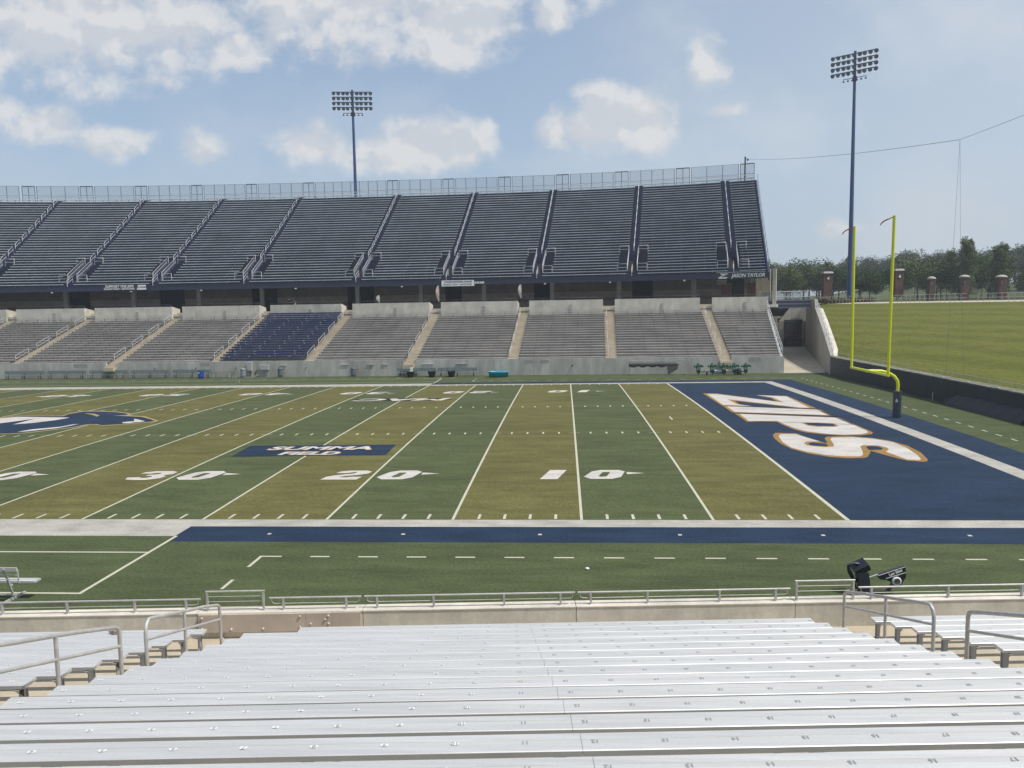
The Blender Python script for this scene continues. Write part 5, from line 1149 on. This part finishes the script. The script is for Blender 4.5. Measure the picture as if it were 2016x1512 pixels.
mb = MB(); mb.hexa([(17.5,-40,1.80),(18.3,-40,1.80),(18.3,55.9,1.80),(17.5,55.9,1.80),(17.5,-40,1.88),(18.3,-40,1.92),(18.3,55.9,1.92),(17.5,55.9,1.88)]); mb.build('cap', mat('cap_weathered', (.20,.20,.15), .9, var=.25, scale=1.5), root)
for q in range(9): y = 54-3.7*q; mb = MB(); mb.box((17.62,y,1.90), (.16,.34,.07)); mb.build('clip', mat('clip_pale', (.5,.5,.47), .6), root)
for q, (ya, yb) in enumerate(((55.5,38.6),(34.2,-10))):
    root = thing('bank_rail', 'thin grey pipe rail at the foot of the grass bank, %s' % ('far piece','near piece')[q], 'rail', (18.1,(ya+yb)/2,1.9)); mb = MB()
    for h in (.38,): mb.tube([(18.15,ya,1.88+h),(18.15,yb,1.88+h)], .025, 5)
    mb.build('rail', rail_m, root)
    n = int((ya-yb)/2.6)
    for k in range(n+1): y = ya+(yb-ya)*k/n; mb = MB(); mb.tube([(18.15,y,1.85),(18.15,y,2.27)], .022, 5); mb.build('post', rail_m, root)
root = thing('tarpaulin_roll', 'black rolled tarpaulin slumped along the foot of the padded wall', 'tarpaulin', (17.2, 26, 0)); mb = MB()
vs = []; n = 26
for q in range(n+1):
    y = 31.3-11*q/n; w = .75*min(1, .10+q/5.0); h = .62*min(1, .1+q/6.0)+.05*math.sin(q*1.7); vs += [Vector((17.5,y,h+.3)), Vector((17.5-w*.45,y,h)), Vector((17.5-w*.85,y,h*.45)), Vector((17.5-w,y,.0))]
mb.add(vs, [(4*q+k, 4*q+4+k, 4*q+5+k, 4*q+1+k) for q in range(n) for k in range(3)], 0, True); mb.build('tarpaulin', mat('tarp_black', (.018,.022,.026), .6, var=.2, bump=.3, bscale=4), root)
for q, (xa, ya, xb, yb, r) in enumerate(((17.15,27.9,16.7,15,.07),(17.3,28.2,17.0,15,.05),(16.75,28.0,16.2,15,.045))):
    root = thing('white_pipe', 'long pale pipe lying on the turf by the padded wall, %s' % ('thick middle one','one nearest the wall','thin outer one')[q], 'pipe', (xa,ya,.05), 'pale pipes by the padded wall'); mb = MB(); mb.tube([(xa,ya,r+.25*(q==1)),(xb,yb,r+.1*(q==1))], r, 8); mb.build('pipe', mat('pipe_pale', (.42,.43,.43), .5, var=.1), root)
root = thing('sign_stand', 'small grey stand with a cross foot on the turf by the padded wall', 'stand', (16.9, 31.7, 0)); mb = MB(); mb.tube([(16.9,31.7,0),(16.9,31.7,.85)], .04, 6); mb.beam((16.3,31.4,.04),(17.3,31.9,.04), .12, .05); mb.beam((16.7,32.3,.04),(17.1,31.1,.04), .10, .05); mb.build('stand', mat('stand_grey', (.30,.31,.30), .6), root)

# ---- bridge and abutment ----
root = thing('footbridge', 'blue-grey steel footbridge with railings over the ramp', 'bridge', (20, 80, 7)); BY = 79.5
mb = MB(); mb.hexa([(15.9,BY,6.72),(22.5,BY,6.72),(22.5,BY+.25,6.72),(15.9,BY+.25,6.72),(15.9,BY,7.72),(22.5,BY,7.72),(22.5,BY+.25,7.72),(15.9,BY+.25,7.72)]); mb.build('girder', mat('bridge_blue', (.05,.06,.10), .5, var=.1, scale=1), root)
mb = MB(); mb.box((19.2,BY-.03,7.70), (6.6,.06,.09)); mb.box((19.2,BY-.05,6.76), (6.6,.14,.09)); mb.box((19.2,BY-.03,7.28), (6.6,.03,.16)); mb.build('girder_flange', mat('bridge_pale', (.16,.18,.25), .5), root)
mb = MB(); mb.box((19.2,BY+2.3,7.45), (6.6,4.4,.25)); mb.build('deck', conc, root)
for yy in (BY+.2, BY+4.2):
    mb = MB()
    for h in (.12,.6,1.3): mb.tube([(15.9,yy,7.6+h),(22.5,yy,7.6+h)], .03, 5)
    for q in range(7): mb.tube([(15.95+1.08*q,yy,7.6),(15.95+1.08*q,yy,8.9)], .03, 5)
    mb.build('railing', rail_m, root)
    mb = MB(); mb.add([(15.9,yy+.01,7.7),(22.5,yy+.01,7.7),(22.5,yy+.01,8.9),(15.9,yy+.01,8.9)], [(0,1,2,3)]); mb.build('mesh_panel', chain, root)
root = thing('abutment_wall', 'shaded concrete wing wall with a dark opening behind the footbridge', 'wall', (22, 96, 0)); ay = 97.0
mb = MB(); mb.add([(p[0],ay,p[1]) for p in ((22.3,0),(23.8,0),(23.8,4.8),(26.7,4.8),(26.7,0),(30,0),(30,7.2),(25.2,7.2),(22.7,4.0))]+[(p[0],ay+.5,p[1]) for p in ((22.3,0),(23.8,0),(23.8,4.8),(26.7,4.8),(26.7,0),(30,0),(30,7.2),(25.2,7.2),(22.7,4.0))], [tuple(range(9)), tuple(range(17,8,-1))]+[(i,9+i,9+(i+1)%9,(i+1)%9) for i in range(9)]); mb.build('wall', conc, root)
mb = MB(); mb.add([(23.6,ay+3,0),(28,ay+3,0),(28,ay+3,5),(23.6,ay+3,5)], [(0,1,2,3)]); mb.build('dark_recess', black, root)
root = thing('ramp_gate', 'dark chain link gate frames across the opening at the end of the ramp', 'gate', (20, 94.5, 0)); mb = MB()
for x in (22.3,23.4,24.9,26.2): mb.tube([(x,94.5,.5),(x,94.5,4.6)], .05, 5)
for z in (1.0,2.5,4.6): mb.tube([(22.3,94.5,z),(26.2,94.5,z)], .035, 5)
mb.build('frame', dark, root); mb = MB(); mb.add([(22.3,94.52,1.0),(26.2,94.52,1.0),(26.2,94.52,4.6),(22.3,94.52,4.6)], [(0,1,2,3)]); mb.build('mesh_panel', chain_dk, root)
root = thing('ramp_banner', 'black fabric barrier with faint lettering across the foot of the ramp gate', 'barrier', (24.3, 93.8, .9)); mb = MB(); mb.box((24.3,93.8,1.5), (2.8,.08,1.15)); mb.build('fabric', black, root)
text_mesh('lettering', 'GO ZIPS', .5, mat('faint', (.10,.10,.11), .8), root, frame((0,-.05,.6), (1,0,0), (0,-1,0)))
root = thing('service_gate', 'brown mesh gate standing on the left side of the ramp behind the lower stand', 'gate', (16.7, 90, 0)); mb = MB(); mb.box((20.6,90,2.1), (1.1,.06,2.6)); mb.build('leaf', mat('gate_brown', (.25,.19,.14), .8), root); mb = MB(); mb.tube([(21.4,90,.5),(21.4,90,3.6),(19.6,90,3.6)], .06, 5); mb.build('frame', dark, root)
root = thing('service_wall', 'sunlit tan wall behind the ramp on the left of the wing wall', 'wall', (15, 105, 0)); mb = MB(); mb.box((24.5,107,2.9), (7,.4,4.6)); mb.build('wall', mat('tan_wall', (.52,.44,.34), .85, var=.06), root)

# ---- crest railings, pillars, iron fence ----
def crest_rail(i0, i1, lab):
    root = thing('crest_railing', lab, 'railing', (outw(i0,.5)[0], outw(i0,.5)[1], 7.2), 'grey railings along the top of the grass bank')
    P = [Vector((*outw(i,.5), 7.15)) for i in range(i0, i1+1)]
    mb = MB()
    for h in (.55, 1.05): mb.tube([p+Vector((0,0,h)) for p in P], .03, 5)
    mb.build('rail', rail_m, root)
    tot = 0; last = None
    for a, b in zip(P, P[1:]):
        for f in (0, .5):
            p = a.lerp(b, f); mb = MB(); mb.tube([p, p+Vector((0,0,1.05))], .03, 5); mb.build('post', rail_m, root)
crest_rail(1, 12, 'grey crest railing in front of the left brick pillar, left piece'); crest_rail(13, 21, 'grey crest railing in front of the small brick pillars, middle piece'); crest_rail(22, 30, 'grey crest railing at the right edge, right piece')
def pillar(x, y, z0, w, h, big, lab):
    root = thing('brick_pillar', lab, 'pillar', (x,y,z0), 'brick pillars behind the grass bank'); mb = MB(); mb.box((x,y,z0+h/2), (w,w,h)); mb.box((x,y,z0+h*.30), (w*1.06,w*1.06,.10)); mb.build('shaft', brick, root)
    cc = mat('pillar_cap', (.42,.39,.35), .8, var=.06); mb = MB()
    if big: mb.hexa([(x-w*.62,y-w*.62,z0+h),(x+w*.62,y-w*.62,z0+h),(x+w*.62,y+w*.62,z0+h),(x-w*.62,y+w*.62,z0+h),(x-w*.5,y-w*.5,z0+h+.28),(x+w*.5,y-w*.5,z0+h+.28),(x+w*.5,y+w*.5,z0+h+.28),(x-w*.5,y+w*.5,z0+h+.28)])
    else: mb.lathe([(0,0),(w*.72,0),(w*.72,.10),(w*.6,.25),(w*.3,.36),(0,.40)], (x,y,z0+h), 14)
    mb.build('cap', cc, root)
    if big:
        mb = MB(); mb.tube([(x,y,z0+h+.25),(x,y,z0+h+1.0)], .09, 8); mb.lathe([(0,1.0),(.08,1.0),(.12,1.25),(.2,1.35),(.46,1.42),(.40,1.50),(0,1.62)], (x,y,z0+h), 12); mb.build('lantern', dark, root)
        mb = MB(); mb.lathe([(.0,0),(w*.28,0),(w*.30,-.02)], (x,y-w/2-.03,z0+h*.78), 18, axis=Matrix((Vector((1,0,0)),Vector((0,0,1)),Vector((0,-1,0)))).transposed()); pd = mb.build('plaque', mat('plaque_dark', (.03,.03,.035), .6), root)
        text_mesh('lettering', '4', w*.55, txt_w, root, frame((-.02,-w/2-.06,h*.78), (1,0,0), (0,-1,0)), bold=.03)
    else:
        mb = MB(); mb.box((x-w*.25,y-w/2-.1,z0+h*.80), (.26,.2,.42)); mb.build('wall_lamp', mat('lamp_box', (.14,.14,.14), .6), root)
pillar(29.45, 95, 8.1, 1.22, 3.55, True, 'tall brick pillar with a white 4, the one left of the blue light mast')
pillar(39.75, 95, 8.0, 1.12, 3.85, True, 'tall brick pillar with a white 4, behind the right goalpost upright')
pillar(42.35, 90, 7.3, .80, 3.1, False, 'small round-capped brick pillar, left of three'); pillar(46.85, 90, 7.3, .98, 3.25, False, 'small round-capped brick pillar, middle of three under the tall tree'); pillar(51.9, 90, 7.2, 1.05, 3.25, False, 'small round-capped brick pillar, right of three')
def iron_fence(x0, y0, x1, y1, z, lab):
    root = thing('iron_fence', lab, 'fence', ((x0+x1)/2,(y0+y1)/2,z), 'black picket fences between the brick pillars'); mb = MB(); L_ = math.hypot(x1-x0,y1-y0); n = int(L_/.16)
    for q in range(n+1): x = x0+(x1-x0)*q/n; y = y0+(y1-y0)*q/n; mb.tube([(x,y,z),(x,y,z+2.35)], .014, 3)
    for h in (.3, 2.0, 2.3): mb.tube([(x0,y0,z+h),(x1,y1,z+h)], .025, 4)
    mb.build('picket_panel', dark, root); m_ = max(2, int(L_/2.4))
    for q in range(m_+1): mb = MB(); x = x0+(x1-x0)*q/m_; y = y0+(y1-y0)*q/m_; mb.tube([(x,y,z),(x,y,z+2.55)], .05, 5); mb.build('post', dark, root)
iron_fence(42.8,90.2,46.4,90.2,7.3,'black picket fence between the left and middle small brick pillars'); iron_fence(47.4,90.2,51.3,90.2,7.3,'black picket fence between the middle and right small brick pillars')
iron_fence(52.5,90.2,66,88,7.2,'black picket fence right of the small brick pillars'); iron_fence(40.4,94.6,42.0,90.4,7.4,'black picket fence between the tall pillar and the left small pillar')
iron_fence(15,112,28.6,96,7.6,'tall black fence behind the footbridge up to the left brick pillar')
root = thing('shrub_bed', 'low brown-green shrub bed at the foot of the left brick pillar', 'shrubs', (29, 91, 7.3)); mb = MB(); rnd = random.Random(11)
for q in range(900):
    x = 26.8+rnd.random()*8.5; y = 91.6+rnd.random()*1.6; z = 7.3+rnd.random()*.55; s = .16; a, b = Vector((rnd.uniform(-1,1),rnd.uniform(-1,1),rnd.uniform(-1,1)))*s, Vector((rnd.uniform(-1,1),rnd.uniform(-1,1),rnd.uniform(-1,1)))*s; p = Vector((x,y,z)); mb.add([p-a-b,p+a-b,p+a+b,p-a+b], [(0,1,2,3)])
mb.build('foliage', mat('shrub', (.09,.10,.03), .9, color2=(.12,.07,.03), scale=3), root)

# ---- light masts ----
def mast(x, y, zb, zt, rz, lean, lab):
    root = thing('light_mast', lab, 'light mast', (x,y,zb), 'stadium light masts'); z1 = zt-zb
    def bl(mb, nm, m, par): 
        o = bpy.data.objects.new(nm, mb_mesh(mb, nm, m)); col.objects.link(o); o.parent = par; return o
    def mb_mesh(mb, nm, m):
        me = bpy.data.meshes.new(nm); me.from_pydata(mb.v, [], mb.f); me.materials.append(m); me.polygons.foreach_set('use_smooth', mb.sm); return me
    root.rotation_euler = (0, lean, rz)
    mb = MB(); mb.tube([(0,0,-1),(0,0,z1)], .4, 14, radii=[.40,.19]); bl(mb, 'pole', blue_pole, root)
    fm = MB(); fm.lathe([(0,.0),(.16,.0),(.20,.10),(.30,.34),(.33,.46),(.30,.46),(.22,.30),(0,.25)], (0,0,0), 12); fl = mb_mesh(fm, 'floodlight', mat('lamp_shell', (.06,.072,.095), .5, metal=.2, var=.1))
    gm = MB(); gm.lathe([(.295,.44),(0,.44)], (0,0,0), 12); gl = mb_mesh(gm, 'lamp_glass', mat('lamp_glass', (.11,.13,.165), .3, var=.2))
    for r in range(4):
        z = z1-.35-.87*r; mb = MB(); mb.beam((-3.25,.0,z), (3.25,.0,z), .10, .12); bl(mb, 'crossarm', blue_pole if False else dark, root)
        for c in range(9):
            X = -3.1+.775*c; o = bpy.data.objects.new('floodlight', fl); col.objects.link(o); o.parent = root; o.location = (X, -.12, z-.16)
            o.rotation_euler = (R(118), R((c-4)*-6), R((c % 3-1)*6)); g = bpy.data.objects.new('lamp_glass', gl); col.objects.link(g); g.parent = o
    z = z1-4.0; mb = MB(); mb.beam((-1.75,0,z), (1.75,0,z), .09, .08); bl(mb, 'lower_arm', dark, root)
    for q in range(6):
        mb = MB(); X = -1.65+.66*q; mb.tube([(X,0,z),(X,0,z-.22)], .03, 5); mb.lathe([(0,.1),(.15,.06),(.17,-.1),(0,-.14)], (X,-.05,z-.32), 10); bl(mb, 'small_lamp', dark, root)
    mb = MB(); mb.tube([(0,0,z-.5),(0,0,z+.2)], .33, 12); bl(mb, 'collar', navy, root)
mast(-46.85, 116.0, 7.2, 46.2, R(8), 0, 'blue light mast with four rows of floodlights rising behind the upper deck')
mast(35.55, 103, 7.6, 45.9, R(-36), R(0), 'tall blue light mast with four rows of floodlights standing right of the stands')

# ---- cables ----
def cable(name, label, pts, r):
    root = thing(name, label, 'cable', pts[0]); mb = MB(); mb.tube(pts, r, 4); mb.build('cable', mat('cable_grey', (.12,.13,.15), .6), root)
A = Vector((19.4,103.9,30.2)); Bk = Vector((17.83,31,18.53)); D = Vector((34.0,20,24.6))
pts = [A.lerp(Bk, q/14)-Vector((0,0,1.9*(q/14)*(1-q/14))) for q in range(15)]
cable('span_cable', 'thin grey cable sagging from the corner mast across the sky to the right', pts, .017)
E_ = Vector((19.0,8,18.9)); pts = [Bk.lerp(E_, q/8)-Vector((0,0,.5*(q/8)*(1-q/8))) for q in range(9)]
cable('span_cable', 'thin grey cable rising from the hanging lines to the right edge of the sky', pts, .013)
cable('hanging_cable', 'left one of two thin lines hanging straight down from the sky cable', [Bk, Vector((17.62,31,10)), Vector((17.45,31,2.1))], .008)
cable('hanging_cable', 'right one of two thin lines hanging straight down from the sky cable', [Bk, Vector((17.8,30.2,10)), Vector((17.75,29,2.1))], .008)

# ---------------- trees ----------------
def leaf_mat(name, c, c2):
    return mat(name, c, .85, color2=c2, scale=.8, fine=.35, fscale=3.5, spec=.2)
LM = [leaf_mat('leaf_mid', (.088,.140,.030), (.042,.074,.018)), leaf_mat('leaf_dark', (.052,.092,.024), (.026,.048,.015)), leaf_mat('leaf_pale', (.150,.185,.075), (.080,.112,.040)), leaf_mat('leaf_blue', (.052,.088,.034), (.030,.054,.022))]
bark = mat('bark', (.09,.075,.06), .9, var=.2, scale=4)
def make_tree(seed, h, w, lm, nleaf, ls, style='round'):
    rnd = random.Random(seed); root = bpy.data.objects.new('tree', None); col.objects.link(root)
    def link(mb, nm, m):
        me = bpy.data.meshes.new(nm); me.from_pydata([tuple(v) for v in mb.v], [], mb.f); me.materials.append(m); me.polygons.foreach_set('use_smooth', mb.sm); o = bpy.data.objects.new(nm, me); col.objects.link(o); o.parent = root
    tr = MB(); th = h*(.80 if style != 'round' else .6); tr.tube([(0,0,-.3),(rnd.uniform(-.1,.1),0,th*.5),(rnd.uniform(-.2,.2),rnd.uniform(-.2,.2),th)], .1, 8, radii=[h*.022,h*.015,h*.005])
    clumps = []
    nc = 34 if style == 'round' else 46
    for q in range(nc):
        if style == 'round':
            a = rnd.uniform(0, 2*math.pi); e = rnd.uniform(-.5, 1); rr = rnd.uniform(.45, .95); cx = math.cos(a)*math.sqrt(max(0,1-e*e*.8))*w*.5*rr; cy = math.sin(a)*math.sqrt(max(0,1-e*e*.8))*w*.5*rr; cz = h*.60+e*h*.36*rr; s = w*rnd.uniform(.10,.20)
        else:   # open, upright crown
            sp = q % 6; t = ((q//6)+.5)/(nc/6); top = (1.0,.94,.86,.96,.80,.88)[sp]; a = sp*1.05+.3; lean_ = (.0,.30,.42,.22,.62,.55)[sp]; cz = h*(.14+.80*t*top); rr = w*.5*(lean_*(.35+.75*t)); cx = math.cos(a)*rr+rnd.gauss(0,.22); cy = math.sin(a)*rr+rnd.gauss(0,.22); s = w*rnd.uniform(.13,.19)*(1.2-.72*t)
        clumps.append((cx,cy,cz,s))
        if q % 2 == 0: tr.tube([(0,0,max(h*.15,cz-h*.22)),(cx*.5,cy*.5,cz-h*.08),(cx*.92,cy*.92,cz)], .05, 5, radii=[h*.008,h*.005,h*.002])
    link(tr, 'trunk', bark)
    cr = MB(); per = nleaf//nc
    for cx, cy, cz, s in clumps:
        for _ in range(per):
            v = Vector((rnd.gauss(0,1), rnd.gauss(0,1), rnd.gauss(0,.8 if style == 'round' else 1.0))); v = v.normalized()*(1 if style == 'round' else rnd.uniform(.7,1.25))*(rnd.random()**.4)*s*1.25; p = Vector((cx,cy,cz))+v
            if style != 'round': p.z += abs(v.z)*.3
            l = ls*rnd.uniform(.6,1.3); a = Vector((rnd.uniform(-1,1),rnd.uniform(-1,1),rnd.uniform(-.6,.6))).normalized()*l; b = a.cross(Vector((rnd.uniform(-1,1),rnd.uniform(-1,1),rnd.uniform(-1,1)))).normalized()*l*.7
            cr.add([p-a, p-b*.8, p+a, p+b*.8], [(0,1,2,3)])
    link(cr, 'crown', lm); return root
TV = {}
def tree(x, y, z, h, kind, lab, name, rz, group=None, sxy=1.0):
    base = {0:(1,10,9,LM[0],7500,.20,'round'),1:(2,10,10,LM[1],7500,.21,'round'),2:(3,10,8.5,LM[2],7500,.19,'round'),3:(4,10,11,LM[3],7000,.24,'round'),4:(5,10,6.8,LM[2],12000,.15,'open'),5:(6,10,9.5,LM[1],7500,.22,'round'),6:(8,10,8.2,LM[0],7500,.20,'round')}[kind]
    if kind not in TV: TV[kind] = make_tree(*base); r = TV[kind]
    else: r = copy_tree(TV[kind])
    r.name = name; r.location = (x,y,z); r.scale = (h/10*sxy, h/10*sxy, h/10); r.rotation_euler = (0,0,rz); tag(r, lab, 'tree', group); return r
tree(56.3, 110, 7.4, 10.3, 4, 'tall open-crowned pale tree rising behind the middle small brick pillar', 'tall_tree', 2.9)
tree(62.6, 111, 7.2, 9.6, 4, 'second tall open-crowned tree at the right, behind the right small brick pillar', 'tall_tree', 2.1, sxy=.9)
rnd = random.Random(42)
mid = [(24,150,9.0,0),(29,146,8.2,6),(33.5,152,9.3,0),(38,148,8.6,2),(43,153,9.2,6),(36.5,140,7.2,6),(48,150,8.0,1),(46,128,6.8,5),(49,118,6.3,1),(55,124,8.2,2),(53,112,5.6,1),(61,128,8.4,1),(66,121,7.6,5),(71,130,8.8,0),(75,117,6.4,1),(68,112,4.8,5),(80,128,8.4,1),(86,120,7.6,5),(20,138,5.5,6),(17,142,5.2,0),(42,112,5.0,5),(60,116,5.8,1),(92,132,9,1)]
for q, (x, y, h, k) in enumerate(mid):
    side = 'left of the light mast' if x < 40 else 'right of the light mast'
    tree(x, y, 7.0, h, k, '%s tree beyond the fence, %s in the row %s' % (('mid green','dark green','pale green','bluish','pale','dark rounded','mid green bushy')[k], ORD[sum(1 for t in mid[:q] if (t[0] < 40) == (x < 40))], side), 'broadleaf_tree', rnd.uniform(0,6), 'trees just beyond the fence')
far = []
for q in range(26):
    x = 52+q*6.6+rnd.uniform(-2,2); y = 205+rnd.uniform(-12,18); base = 8.0+max(0, min(6.5, (x-75)*.11)); h = rnd.uniform(7.8,12.2)
    far.append((x,y,base,h))
for q in range(14):
    x = 96+q*9+rnd.uniform(-2,2); y = 265+rnd.uniform(-10,15); far.append((x,y,13.5+max(0,min(3,(x-120)*.04)),rnd.uniform(10,12.5)))
for q, (x, y, b, h) in enumerate(far):
    tree(x, y, b-1.0, h, (1,3,5,3)[q % 4], 'dark tree in the far wooded skyline, %s' % (('number ' if False else '')+(ORD[q % 20]+' from its left end' if q < 20 else ORD[(q-20) % 20]+' in its right half')), 'skyline_tree', rnd.uniform(0,6), 'trees of the far wooded skyline', sxy=1.15)
for q in range(14):
    x = 21+q*3.6+rnd.uniform(-1,1); tree(x, 196+rnd.uniform(-8,8), 7, rnd.uniform(9.2,10.8), (0,6,2,0)[q % 4], 'mid green tree in the leafy skyline left of the light mast, %s' % (ORD[q]+' from the left'), 'skyline_tree', rnd.uniform(0,6), 'trees of the leafy skyline on the left', sxy=1.1)
HAZE = 0.0006
if HAZE > 0:
    mb = MB(); mb.hexa([(-260,-70,-2),(420,-70,-2),(420,460,-2),(-260,460,-2),(-260,-70,60),(420,-70,60),(420,460,60),(-260,460,60)])
    m = bpy.data.materials.new('haze'); m.use_nodes = True; N = m.node_tree.nodes; L = m.node_tree.links; N.remove(N['Principled BSDF'])
    pv = N.new('ShaderNodeVolumePrincipled'); pv.inputs['Color'].default_value = (.86,.90,.96,1); pv.inputs['Density'].default_value = HAZE; pv.inputs['Anisotropy'].default_value = .3
    L.new(pv.outputs[0], N['Material Output'].inputs['Volume']); o = mb.build('haze', m); o['kind'] = 'stuff'
